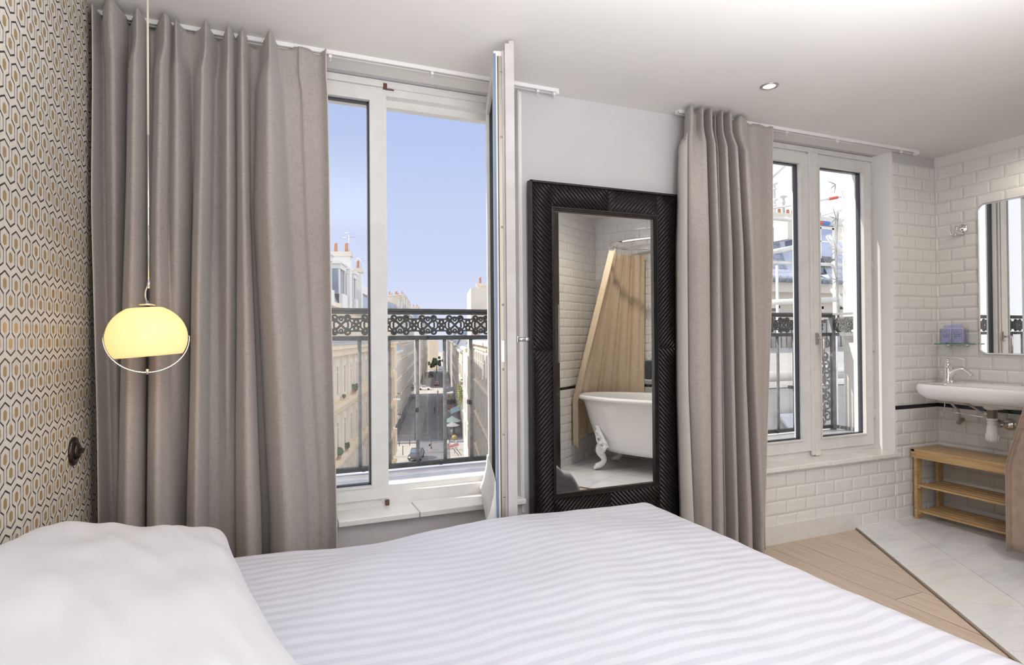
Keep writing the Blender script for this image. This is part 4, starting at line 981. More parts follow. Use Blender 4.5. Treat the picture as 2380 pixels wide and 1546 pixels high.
for sx in (-1, 1):
    for sz in (-1, 1):
        cx, cz = sx*.0345, sz*.0385
        T2([(0, 0), (sx*.017, sz*.017), (sx*.027, sz*.024)], .0055)
        T2([(cx+.0142*math.cos(a), cz+.0142*math.sin(a)) for a in [2*PI*i/18 for i in range(19)]], .0050)
        motif.tube([(cx+.0055*math.cos(sx*a), -.001, cz-.002*sz+.0055*math.sin(sx*a)) for a in [i*.6 for i in range(8)]], .0048, 8, flat=((0, 1, 0), .008))
        T2([(sx*.018, sz*.020), (sx*.034, sz*.0175), (sx*.0375, sz*.012), (sx*.0375, 0)], .0045)
        T2([(sx*.030, sz*.021), (sx*.048, sz*.024), (sx*.0575, sz*.012), (sx*.058, 0)], .0042)
        T2([(sx*.044, sz*.034), (sx*.060, sz*.0335), (SP/2*sx, sz*.0335)], .0040)
        T2([(sx*.058, sz*.005), (sx*.070, sz*.018), (sx*.078, sz*.030)], .0042)
        motif.ball(Vector((sx*.071, 0, sz*.010)), .0085, 6, sc=(1, .7, 1)); motif.ball(Vector((sx*.071, 0, sz*.024)), .0065, 6, sc=(1.1, .7, 1))
    motif.ball(Vector((sx*.078, 0, 0)), .0095, 6, sc=(.8, .8, 1.3))
for sz in (-1, 1):
    T2([(.0085*math.cos(a), sz*.033+.0085*math.sin(a)) for a in [2*PI*i/12 for i in range(13)]], .0042); T2([(-.022, sz*.038), (-.012, sz*.044), (0, sz*.046), (.012, sz*.044), (.022, sz*.038)], .0042)
x = .701-SP*9; first = None
while x < CXR-.06:
    o = None
    if first is None: first = motif.build('frieze_panel', M_iron, rail_, off=(0, 0, 0)); o = first
    else: o = first.copy(); COL.objects.link(o)
    o.location = Vector((x, RY, 1.2485))-rail_.location; x += SP
bal = MB(); bal.tube([(0, 0, .455), (0, 0, .80), (0, 0, 1.165)], .0105, 10); first = None
x = .637-SP*9
while x < CXR-.20:
    if first is None: first = bal.build('baluster', M_ironl, rail_, off=(0, 0, 0)); o = first
    else: o = first.copy(); COL.objects.link(o)
    o.location = Vector((x, RY, 0))-rail_.location; x += SP
# corner post with its tall scroll panel, and the short return
b = MB(); b.box(CXR-.018, CXR+.018, RY-.018, RY+.018, .40, 1.326); b.build('corner_post', M_ironl, rail_)
b = MB()
def sp(cx, cz, r, a0, turns, s_=1, rr=.0075):
    b.tube([(cx+r*(1-.72*i/22)*math.cos(a0+s_*turns*2*PI*i/22), 0, cz+r*(1-.72*i/22)*math.sin(a0+s_*turns*2*PI*i/22)) for i in range(23)], rr, 8, flat=((0, 1, 0), .007))
for (cx, cz, r, a0, tn, s_) in ((.11, 1.10, .040, PI, 1.3, -1), (.05, 1.07, .05, 0, 1.2, 1), (.09, 1.005, .035, -1.2, 1.2, 1), (.05, .965, .036, 2, 1.3, -1), (.105, .93, .040, PI*.6, 1.2, -1), (.055, .885, .034, 0, 1.3, 1), (.11, .86, .042, PI*.7, 1.3, -1),
    (.055, .815, .040, -.4, 1.3, 1), (.11, .785, .042, -PI*.7, 1.3, 1), (.06, .73, .042, .5, 1.2, -1), (.112, .70, .036, PI, 1.2, 1), (.05, .66, .038, 0, 1.3, 1), (.105, .62, .044, PI*.6, 1.3, -1), (.055, .575, .040, 0, 1.2, 1), (.11, .53, .046, PI, 1.3, -1), (.05, .50, .036, 0, 1.2, -1)):
    sp(cx, cz, r, a0, tn, s_)
b.tube([(.02, 0, .462), (.02, 0, 1.165)], .006, 6); b.tube([(.152, 0, .462), (.152, 0, 1.165)], .004, 6)
b.build('scroll_panel', M_ironl, rail_, off=(0, 0, 0), loc=Vector((CXR-.175, RY, 0))-rail_.location)
b = MB(); b.box(CXR-.026, CXR+.026, 2.80, RY, 1.326, 1.341); b.box(CXR-.011, CXR+.011, 2.80, RY, 1.162, 1.187); b.box(CXR-.011, CXR+.011, 2.80, RY, .437, .462); b.build('return_bars', M_ironl, rail_)
for k in range(3):
    o = kids(rail_); m0 = [q for q in o if q.name.startswith('frieze_panel')][0]; c = m0.copy(); COL.objects.link(c); c.rotation_euler = (0, 0, PI/2)
    c.location = Vector((CXR, RY-.09-SP*k, 1.2485))-rail_.location
for (x, z) in ((.870, 1.176), (1.111, .79), (.79, .76), (.312, .73), (.93, .449), (.49, 1.176), (.49, .449), (3.686, .775), (3.53, .449)):
    MB().box(x-.010, x+.010, RY-.026, RY+.016, z-.012, z+.012, bev=.002).cyl((x, RY-.032, z), (x, RY-.026, z), .006, 10).build('screen_clip', M_iron, rail_)
M_pl = glassy('clear_acrylic_sheet', (.97, .96, .94), rough=.02)
grp = 'clear acrylic safety sheets behind the balcony bars'
for x0, x1, lb in ((.30, .868, 'clear acrylic safety sheet behind the bars, left half of the open window'), (.876, 1.70, 'clear acrylic safety sheet behind the bars, right half of the open window'), (3.30, 3.95, 'clear acrylic safety sheet behind the bars outside the closed window')):
    tag(MB().box(x0, x1, RY+.018, RY+.021, .455, 1.176).build('safety_screen', M_pl), lb, 'safety screen', grp)

# white party wall closing the balcony and the spiked divider in front of it
b = MB(); b.box(4.20, 4.75, 2.60, 3.315, -.3, 5.2, bev=.01); tag(b.build('party_wall', M_ext), 'white rendered party wall ending the balcony to the right', 'wall')
b = MB(); b.box(-1.6, 4.19, 2.795, 2.80, ZC+.2, 4.4); b.box(-1.6, -.19, 2.795, 2.80, -17, 2.5); b.box(-1.6, 4.19, 2.795, 2.80, -17, .28); tag(b.build('house_front', M_ext), 'pale outer face of the house around the windows', 'house front')
t = thing('spiked_divider', 'curved iron balcony divider with fans of sharp spikes beside the white party wall', 'divider', (4.17, 3.33, 1.34))
b = MB(); b.tube(crom([(4.178, 3.33, 2.14), (4.165, 3.33, 2.02), (4.156, 3.33, 1.86), (4.155, 3.33, 1.70), (4.162, 3.33, 1.50), (4.170, 3.33, 1.36), (4.170, 3.33, 1.20)], 5), .0045, 8, flat=((0, 1, 0), .009)); b.build('bar', M_ironl, t)
for z in (2.36, 2.09, 1.84, 1.606):
    for dx, dz in ((-.125, .006), (-.105, -.055), (-.070, .075), (-.055, -.080)):
        if z > 2.2 and dz > .05: continue
        b = MB(); p = Vector((4.160, 3.33, z)); q = p+Vector((dx, -.03, dz)); m_ = p.lerp(q, .30)
        b.tube([p, m_, q], [.0012, .0052, .0004], 8, flat=((0, 1, 0), .0018)); b.build('spike', M_ironl, t)

# ------------------------------------------------------------------ street far below (z = -16)
GZ = -16.0
SA = math.radians(15.6); SV = Vector((math.sin(SA), math.cos(SA), 0)); QV = Vector((SV.y, -SV.x, 0)); SR = -SA
def ST(a, b_, z=GZ): return SV*a+QV*b_+Vector((0, 0, z))
M_asph = noisy('asphalt', (.16, .165, .20), (.22, .22, .25), .6, .85)
M_pave = noisy('pavement', (.46, .43, .41), (.54, .51, .48), .5, .85)
def poly(name, pts, m, z=GZ, th=.3, kind='structure', label=None, cat=None):
    b = MB(); b.prism([(p.x, p.y) for p in pts], th, z0=z-th); o = b.build(name, m)
    if label: tag(o, label, cat)
    else: o['kind'] = kind
    return o
poly('ground', [ST(-10, -80), ST(-10, 80), ST(700, 80), ST(700, -80)], M_pave, GZ-.15)
poly('road', [ST(60, -3.5), ST(60, 1.3), ST(360, 1.0), ST(360, -3.8)], M_asph, GZ)
poly('road', [ST(76, -40), ST(76, 30), ST(96, 30), ST(96, -40)], noisy('light_asphalt', (.42, .40, .38), (.48, .46, .44), .5, .85), GZ-.02)
poly('road', [ST(183, -40), ST(183, 30), ST(203, 30), ST(203, -40)], M_pave, GZ+.02)
poly('pavement', [ST(98, -8), ST(98, -3.7), ST(182, -3.9), ST(182, -8.5)], noisy('grey_pavement', (.27, .27, .30), (.33, .33, .35), .8, .85), GZ+.10)
poly('pavement', [ST(98, 1.5), ST(98, 4), ST(182, 4), ST(182, 1.3)], noisy('grey_pavement', (.27, .27, .30), (.33, .33, .35), .8, .85), GZ+.10)

M_stone = noisy('cream_ashlar', (.80, .68, .53), (.86, .75, .60), .8, .85)
M_stone2 = noisy('pale_stucco', (.78, .73, .67), (.84, .79, .73), .5, .85)
M_stone3 = noisy('beige_stucco', (.66, .59, .51), (.74, .67, .59), .4, .85)
M_slate = noisy('blue_slate', (.16, .19, .27), (.23, .26, .35), 1.5, .5)
M_zroof = noisy('blue_grey_zinc', (.26, .31, .40), (.36, .41, .50), .9, .35, metal=.2)
M_dark = mat('dark_pane', (.16, .165, .18), .15)
M_wh = mat('white_joinery', (.80, .79, .77), .6)
M_terra = noisy('terracotta', (.50, .22, .12), (.60, .29, .17), 4, .8)
M_shut = mat('white_shutter', (.72, .72, .72), .6)
M_leafm = noisy('potted_leaves', (.05, .10, .045), (.10, .17, .07), 20, .8)

def building(name, label, origin, rotz, L, D, z0, z1, wall_m, side=1, group=None):
    """own frame: u = local Y along the street, front at local x = 0 facing +x (side=1) or -x (side=-1)"""
    t = thing(name, label, 'building', origin, rotz, group, world=False); t['_s'] = side
    b = MB(); b.box(*sorted((-D*side, 0)), 0, L, z0-GZ, z1-GZ); b.build('wall', wall_m, t, off=(0, 0, 0)); return t
def win_proto(t, w_, h, shutters=False, blind=False, rail=False, pane=None):
    s = t['_s']; f = MB(); fr = .09
    for a in ((-w_/2-fr, -w_/2, -fr, h+fr), (w_/2, w_/2+fr, -fr, h+fr), (-w_/2, w_/2, h, h+fr), (-w_/2-.14, w_/2+.14, -fr-.06, 0), (-.03, .03, 0, h), (-w_/2, w_/2, h*.66, h*.66+.05)):
        f.box(*sorted((0, s*.10)), a[0], a[1], a[2], a[3])
    if shutters:
        for q in (-1, 1): f.box(*sorted((s*.02, s*.09)), *sorted((q*(w_/2+.06), q*(w_/2+.06+w_*.52))), 0, h, 1)
    if blind: f.box(*sorted((s*.02, s*.16)), -w_/2, w_/2, h-.32, h, 2)
    if rail:
        f.box(*sorted((s*.10, s*.14)), -w_/2, w_/2, .86, .92, 3)
        for k in range(6): f.box(*sorted((s*.11, s*.13)), -w_/2+w_*k/5-.012, -w_/2+w_*k/5+.012, .0, .88, 3)
    o = f.build('window', [M_wh if shutters or blind else wall_light, M_shut, M_wh, M_iron], t, off=(0, 0, 0))
    p = MB(); p.box(*sorted((-s*.02, s*.03)), -w_/2, w_/2, 0, h); p.build('pane', pane or M_dark, o, off=(0, 0, 0)); return o
wall_light = M_wh
def place(o, x, y, z):
    c = dup(o, o.parent); c.location = (x, y, z); return c
def mb_local(t, name, m, fn):
    b = MB(); fn(b); return b.build(name, m, t, off=(0, 0, 0))

# A: long cream building close on the left, direction of its front 16.9 degrees
AA = math.radians(16.9); AV = Vector((math.sin(AA), math.cos(AA), 0)); AQ = Vector((AV.y, -AV.x, 0))
A = building('apartment_building', 'long cream stone building with zinc dormers seen through the left sash of the open window', AQ*-7.1+AV*18+Vector((0, 0, GZ)), -AA, 52, 12, GZ, .55, M_stone)
wp = win_proto(A, .95, 2.05, blind=True); n_ = 0
for fl in range(4):
    zf = (-2.25-3.35*fl)-GZ
    for k in range(19):
        u = 18.0-14.2+k*2.3-1.6
        if u < 1 or u > 50: continue
        if n_ == 0: wp.location = (0, u, zf); n_ = 1
        else: place(wp, 0, u, zf)
def cornices(b):
    for z in (-2.75, -6.1, -9.5, -12.9): b.box(0, .42, 0, 52, z-GZ-.18, z-GZ+.06); b.box(0, .25, 0, 52, z-GZ-.5, z-GZ-.18)
    b.box(0, .65, 0, 52, .55-GZ, .82-GZ); b.box(0, .45, 0, 52, .15-GZ, .55-GZ)
mb_local(A, 'cornice', M_stone, cornices)
def pil(b):
    for fl in range(4):
        for k in range(24):
            u = 3.3+k*2.3-1.6-.0
            b.box(0, .16, u-.22, u+.22, (-2.5-3.35*fl)-GZ, (.3-3.35*fl)-GZ)
mb_local(A, 'pilaster', M_stone2, pil)
mb_local(A, 'gutter', M_zroof, lambda b: b.box(.1, .72, 0, 52, .80-GZ, .92-GZ))
mb_local(A, 'attic_wall', [M_stone, M_zroof], lambda b: (b.box(-11, -.35, 0, 52, .55-GZ, 3.1-GZ), b.box(-11, .0, 0, 52, 3.1-GZ, 3.36-GZ), b.box(-.36, .3, 0, 52, .92-GZ, 1.25-GZ, 1)))
mb_local(A, 'mansard_roof', M_zroof, lambda b: b.grid([[(-.15, u, 3.36-GZ), (-1.3, u, 5.7-GZ), (-5.5, u, 6.6-GZ), (-11, u, 5.2-GZ)] for u in (0, 28.0)], smooth=False))
def mans2(b):
    rows = [[(-.15, u, 3.0-GZ), (-1.2, u, 5.2-GZ), (-6, u, 5.8-GZ), (-11, u, 4.6-GZ)] for u in (28.6, 52)]
    b.grid(rows, smooth=False); b.add(rows[0], [(0, 1, 2, 3)]); b.box(-7, -1.0, 29, 52, 5.2-GZ, 5.9-GZ, 1)
mb_local(A, 'mansard_roof', [M_zroof, M_wh], mans2)
def dormer(t, u, w_, z0, h, depth=1.9):
    b = MB(); b.box(-depth, -.15, u-w_/2, u+w_/2, z0-GZ, z0+h-GZ); b.box(-.16, -.05, u-w_/2, u-w_/2+.14, z0-GZ, z0+h-GZ, 1); b.box(-.16, -.05, u+w_/2-.14, u+w_/2, z0-GZ, z0+h-GZ, 1)
    b.box(-depth, .12, u-w_/2-.14, u+w_/2+.14, z0+h-GZ, z0+h+.16-GZ, 1); b.box(-depth, .0, u-w_/2-.04, u+w_/2+.04, z0+h-.30-GZ, z0+h-GZ, 1)
    b.prism([(-.0, 0), (-.0, .0001), (-.001, 0)], .001, mi=0)
    b.box(-.12, .1, u-w_/2+.05, u+w_/2-.05, z0-.9-GZ, z0-GZ, 1)
    d = b.build('dormer', [M_zroof, M_wh], t, off=(0, 0, 0)); p = MB(); p.box(-.145, -.12, u-w_/2+.14, u+w_/2-.14, z0+.05-GZ, z0+h-.3-GZ); p.build('pane', M_dark, d, off=(0, 0, 0))
for u, w_, h in ((11.2, 1.3, 1.9), (14.3, 1.3, 1.95), (17.2, 1.2, 2.0), (21.2, 1.9, 1.9), (23.4, 1.1, 1.85), (25.9, 1.1, 1.8)): dormer(A, u, w_, 4.0, h)
def chim(t, x, u, w_, d_, z0, z1, pots, m=M_wh, potm=None):
    b = MB(); b.box(x-d_/2, x+d_/2, u-w_/2, u+w_/2, z0-GZ, z1-GZ); b.box(x-d_/2-.1, x+d_/2+.1, u-w_/2-.1, u+w_/2+.1, z1-GZ, z1+.3-GZ, 1); c = b.build('chimney', [m, M_stone3], t, off=(0, 0, 0))
    for i in range(pots):
        q = MB(); xx = x-d_/2+.3+(d_-.6)*i/max(1, pots-1); uu = u
        q.lathe([(.12, 0), (.10, .55), (.12, .57), (.12, .64), (.0, .64)], 12, M=Matrix.Translation((xx, uu, z1+.3-GZ))); q.build('chimney_pot', potm or M_terra, c, off=(0, 0, 0))
chim(A, -.9, 23.4, .8, 2.0, 4.0, 6.75, 3)
chim(A, -.5, 28.3, .7, 1.2, 3.0, 6.2, 2)
chim(A, -1.4, 12.6, .8, 2.0, 4.0, 7.4, 3)
def antenna(t, x, u, z, h, lab=None):
    b = MB(); b.cyl((x, u, z-GZ), (x, u, z+h-GZ), .03, 6); b.cyl((x-.5, u, z+h*.75-GZ), (x+.5, u, z+h*.82-GZ), .02, 6)
    for k in range(5): b.cyl((x-.4+.2*k, u-.25, z+h*(.76+.013*k)-GZ), (x-.4+.2*k, u+.25, z+h*(.76+.013*k)-GZ), .014, 5)
    b.cyl((x-.3, u, z+h-GZ), (x+.3, u, z+h-GZ), .015, 5)
    b.build('antenna', M_steel, t, off=(0, 0, 0))
antenna(A, .0, 23.4, 7.0, 1.4); antenna(A, .0, 28.4, 6.4, .9)
def pot(loc, r, lab, shape='ball'):
    t = thing('potted_plant', lab, 'potted plant', loc, 0, 'potted plants on the ledges of the cream building', world=False)
    b = MB(); b.lathe([(.0, 0), (r*.6, 0), (r*.8, r*1.0), (0, r*1.0)], 12); b.build('pot', M_terra, t, off=(0, 0, 0))
    b = MB()
    if shape == 'ball': b.ball(Vector((0, 0, r*2.1)), r*1.4, 10)
    else:
        rd = random.Random(5)
        for i in range(14): b.ball(Vector((rd.uniform(-r, r), rd.uniform(-r*1.6, r*1.6), r*1.2+rd.uniform(0, r*1.8))), r*.5, 5)
    b.build('foliage', M_leafm, t, off=(0, 0, 0))
for u, z, r, sh, lb in ((18.2, -5.98, .19, 'ball', 'clipped ball plant on the lower ledge of the cream building'), (20.7, -5.98, .15, 'x', 'leafy potted plant on the lower ledge to the right of the clipped ball'), (23.8, -2.62, .2, 'x', 'bushy plant in a terracotta pot on the upper ledge of the cream building'), (19.9, -2.62, .09, 'ball', 'small dark plant on the upper ledge of the cream building')):
    pot(A.matrix_basis @ Vector((.22, u, z-GZ)), r, lb, sh)

# B and further fronts on the left side of the street
def row(name, label, side, a0, L, boff, zt, m, shutters=False, floors=5, pitch=2.4, fh=3.2, w_=1.0, h=1.9, rail=False, group=None, roof=2.6, base=True, nmax=60, rz=0.0):
    t = building(name, label, ST(a0, boff), SR+rz, L, 5, GZ, zt, m, side=-1 if side > 0 else 1, group=group); s = t['_s']
    wpn = win_proto(t, w_, h, shutters=shutters, rail=rail); cnt = 0
    for fl in range(floors):
        z = 4.1+fl*fh
        if z+h > zt-GZ-.4: continue
        u = 1.6
        while u < L-1 and cnt < nmax:
            if cnt == 0: wpn.location = (0, u, z)
            else: place(wpn, 0, u, z)
            cnt += 1; u += pitch
    def cb(b):
        b.box(*sorted((0, s*.4)), 0, L, zt-GZ-.25, zt-GZ+.1)
        for k in range(1, floors): b.box(*sorted((0, s*.14)), 0, L, 3.3+k*fh, 3.45+k*fh)
    mb_local(t, 'cornice', m, cb)
    def rf(b):
        H = zt-GZ; rows = [[(0, u, H), (-s*1.3, u, H+roof), (-s*3.2, u, H+roof+.6), (-s*5, u, H)] for u in (0, L)]
        b.grid(rows, smooth=False); b.add(rows[0], [(0, 1, 2, 3)]); b.add(rows[1], [(3, 2, 1, 0)])
    mb_local(t, 'roof', M_zroof, rf)
    if side < 0 and zt > 4:
        for i in range(int(L/5)): chim(t, -1.6, 1+i*5.2, .8, 1.8, zt, zt+roof+1.5, 2, m=M_stone2 if i % 2 else M_stone3)
    if base:
        def sh(b):
            u = .6
            while u < L-2.5: b.box(*sorted((-s*.02, s*.06)), u, u+2.3, .1, 2.6); u += 3.2
        mb_local(t, 'shopfront', M_dark, sh)
    return t
G1 = 'house fronts along the left side of the street'; G2 = 'house fronts along the right side of the street'
Bb = row('apartment_building', 'pale corner house with white shutters, iron balcony and wall lanterns left of the street', -1, 99.2, 17, -7.5, -1.2, M_stone2, shutters=True, floors=4, pitch=3.1, group=G1)
def endwin(b):
    for k in range(4):
        for x in (-1.6, -4.4): b.box(x-.5, x+.5, -.06, .02, 4.1+3.1*k, 6.0+3.1*k)
mb_local(Bb, 'end_windows', M_dark, endwin)
def endsh(b):
    for k in range(4):
        for x in (-1.6, -4.4):
            for q in (-1, 1): b.box(x+q*.8-.25, x+q*.8+.25, -.10, -.03, 4.1+3.1*k, 6.0+3.1*k)
mb_local(Bb, 'shutters', M_shut, endsh)
def balc(b):
    b.box(-5.6, .9, -1.0, 0, 7.0, 7.2, 1)
    for i in range(24): b.box(-5.6+6.5*i/23-.03, -5.6+6.5*i/23+.03, -1.0, -.95, 7.2, 8.1)
    b.box(-5.6, .9, -1.02, -.94, 8.05, 8.15)
mb_local(Bb, 'balcony', [M_iron, M_stone2], balc)
row('apartment_building', 'tall grey-beige house behind the white corner house, left of the street', -1, 116.5, 22, -7.6, 5.6, M_stone3, floors=7, pitch=2.5, group=G1, roof=2.2, nmax=90)
row('apartment_building', 'cream house with long roof halfway down the left side of the street', -1, 139, 26, -7.8, 7.0, M_stone2, floors=7, pitch=2.6, group=G1)
row('apartment_building', 'shaded house before the far crossing, left of the street', -1, 165.5, 17, -8.0, 6.8, M_stone3, floors=7, pitch=2.6, group=G1)
row('apartment_building', 'house past the far crossing on the left', -1, 204, 40, -7.0, 7.6, M_stone2, floors=6, pitch=2.8, group=G1)
row('apartment_building', 'farthest visible house on the left side of the street', -1, 245, 60, -6.6, 7.0, M_stone3, floors=5, pitch=3.2, group=G1)
t = building('apartment_building', 'tan end wall closing the view where the street bends', ST(318, -5.6), SR, 8, 0.01, GZ, -1.0, M_stone, side=1)
mb_local(t, 'end_wall', M_stone, lambda b: b.box(-3, 4.4, 0, 8, 0, 15.6))
# big roofs rising behind on the left
# right side
rb = row('apartment_building', 'near house right of the street with tall white-framed windows and a small balcony', 1, 38, 21.5, 3.4, .8, M_stone2, shutters=True, floors=5, pitch=3.1, w_=1.0, h=2.1, rail=False, group=G2, roof=1.6)
row('apartment_building', 'blank pale gable house at the near right corner of the street', 1, 69.2, 17.3, 3.25, -.2, M_stone2, shutters=True, floors=3, pitch=9, nmax=6, group=G2, roof=1.0, base=False)
t = building('apartment_building', 'grey party wall with four chimney pots above the right side of the street', ST(60, 3.1), SR, 9, 7, GZ, 6.2, M_stone3, side=-1, group=G2)
chim(t, 2.3, .8, .8, 3.2, 6.1, 6.4, 4, m=M_stone3)
row('apartment_building', 'stuccoed house with shop awnings on the right side of the street', 1, 100, 34, 3.6, -1.2, M_stone3, floors=4, pitch=2.5, group=G2)
row('apartment_building', 'sunlit narrow house further down on the right side of the street', 1, 134.5, 45, 3.5, -.4, M_stone2, floors=4, pitch=2.6, group=G2)
row('apartment_building', 'house past the far crossing on the right', 1, 204, 90, 3.4, 0, M_stone2, floors=4, pitch=3.2, group=G2)

# vehicles
def car(label, loc, rotz, paint, L=4.1, W=1.75, H=1.45, van=False, cat='car', name='car', front=False):
    t = thing(name, label, cat, loc, rotz, None, world=False); k = H/1.45
    M_p = mat('car_paint', paint, .25, spec=.6); b = MB()
    prof = [(-L/2, .35), (-L/2+.05, .75*k), (-L/2+.35, .88*k), (-L/2+.75, 1.34*k), (-L/2+1.2, 1.44*k), (.25, 1.45*k), (.95, .98*k), (L/2-.25, .80*k), (L/2, .62*k), (L/2, .30)]
    if van: prof = [(-L/2, .35), (-L/2, H*.95), (-L/2+.15, H), (L/2-1.2, H), (L/2-.6, H*.60), (L/2, H*.5), (L/2, .3)]
    rows = []
    for s_, ins in ((-1, .10), (-1, 0), (1, 0), (1, .10)):
        rows.append([(y, s_*(W/2)*(1 if z < .9*k else .84)*(1-ins*(.3 if z > .9*k else .6)), z-(0 if ins == 0 else 0)) for y, z in prof])
    b.grid([[(p[1], p[0], p[2]) for p in r] for r in rows], smooth=False); b.add([(p[1], p[0], p[2]) for p in rows[0]], [tuple(range(len(prof)))]); b.add([(p[1], p[0], p[2]) for p in rows[-1]], [tuple(reversed(range(len(prof))))])
    b.build('body', M_p, t, off=(0, 0, 0))
    b = MB()
    if van: b.box(-W*.36, W*.36, L/2-1.12, L/2-.62, H*.62, H*.95)
    else:
        for (y0, z0, y1, z1) in ((.30, 1.42*k, .90, 1.02*k), (-L/2+.40, .95*k, -L/2+.74, 1.33*k)):
            s_ = .028; b.add([(-W*.37, y0, z0+s_), (W*.37, y0, z0+s_), (W*.39, y1, z1+s_), (-W*.39, y1, z1+s_)], [(0, 1, 2, 3)])
        for q in (-1, 1): b.add([(q*W*.425, -L/2+.85, 1.28*k), (q*W*.425, .15, 1.34*k), (q*W*.44, .62, 1.0*k), (q*W*.44, -L/2+.62, 1.0*k)], [(0, 1, 2, 3)])
    b.build('window_glass', mat('car_glass', (.12, .17, .28), .08), t, off=(0, 0, 0))
    for x in (-W/2+.02, W/2-.2):
        for y in (-L/2+.75, L/2-.8):
            b = MB(); b.cyl((x, y, .32), (x+.18, y, .32), .32, 18); b.build('wheel', M_black, t, off=(0, 0, 0))
    b = MB()
    for x in (-W*.36, W*.36): b.ball(Vector((x, L/2-.02, .62*k)), .13, 6, sc=(1.2, .5, .8))
    b.build('headlight', mat('headlight', (.9, .88, .75), .1), t, off=(0, 0, 0)); return t
car('dark blue-grey hatchback parked at the near crossing', ST(85, -3.5, GZ), SR+PI*.96, (.07, .075, .085), L=4.0)
car('white car standing half across the far crossing', ST(196, -5.2, GZ+.05), SR-PI*.55, (.75, .74, .70))
car('dark red car driving up the street towards the viewer', ST(214, -1.4, GZ+.05), SR+PI, (.30, .03, .05))
car('dark van parked beyond the far crossing', ST(262, -4.2, GZ+.05), SR+PI, (.06, .065, .07), van=True, H=2.3, L=5, W=2, cat='van', name='van')
# tree at the end of the street
t = thing('tree', 'small dark green tree at the far end of the street', 'tree', ST(292, -2.0, GZ), 0, world=False)
b = MB(); b.tube([(0, 0, 0), (.1, 0, 2.5), (0, .1, 4.5)], [.25, .18, .12], 8); b.build('trunk', mat('bark', (.12, .09, .07), .9), t, off=(0, 0, 0))
b = MB(); rd = random.Random(3)
for i in range(40): b.ball(Vector((rd.gauss(0, 1.5), rd.gauss(0, 1.5), 5+rd.gauss(0, .9))), rd.uniform(.5, .9), 5)
b.build('crown', M_leafm, t, off=(0, 0, 0))
M_vine = noisy('pale_climber_leaves', (.24, .27, .11), (.36, .36, .16), 5, .8)
b = MB(); rd = random.Random(11)
for i in range(170): b.ball(ST(88+rd.gauss(0, .35), 2.95+rd.uniform(-.45, .15), -7.2+rd.gauss(0, .75)), rd.uniform(.06, .15), 4, sc=(1.3, .6, 1))
tag(b.build('climbing_plant', M_vine), 'pale green climbing plant on the corner of the right-hand house', 'plant')

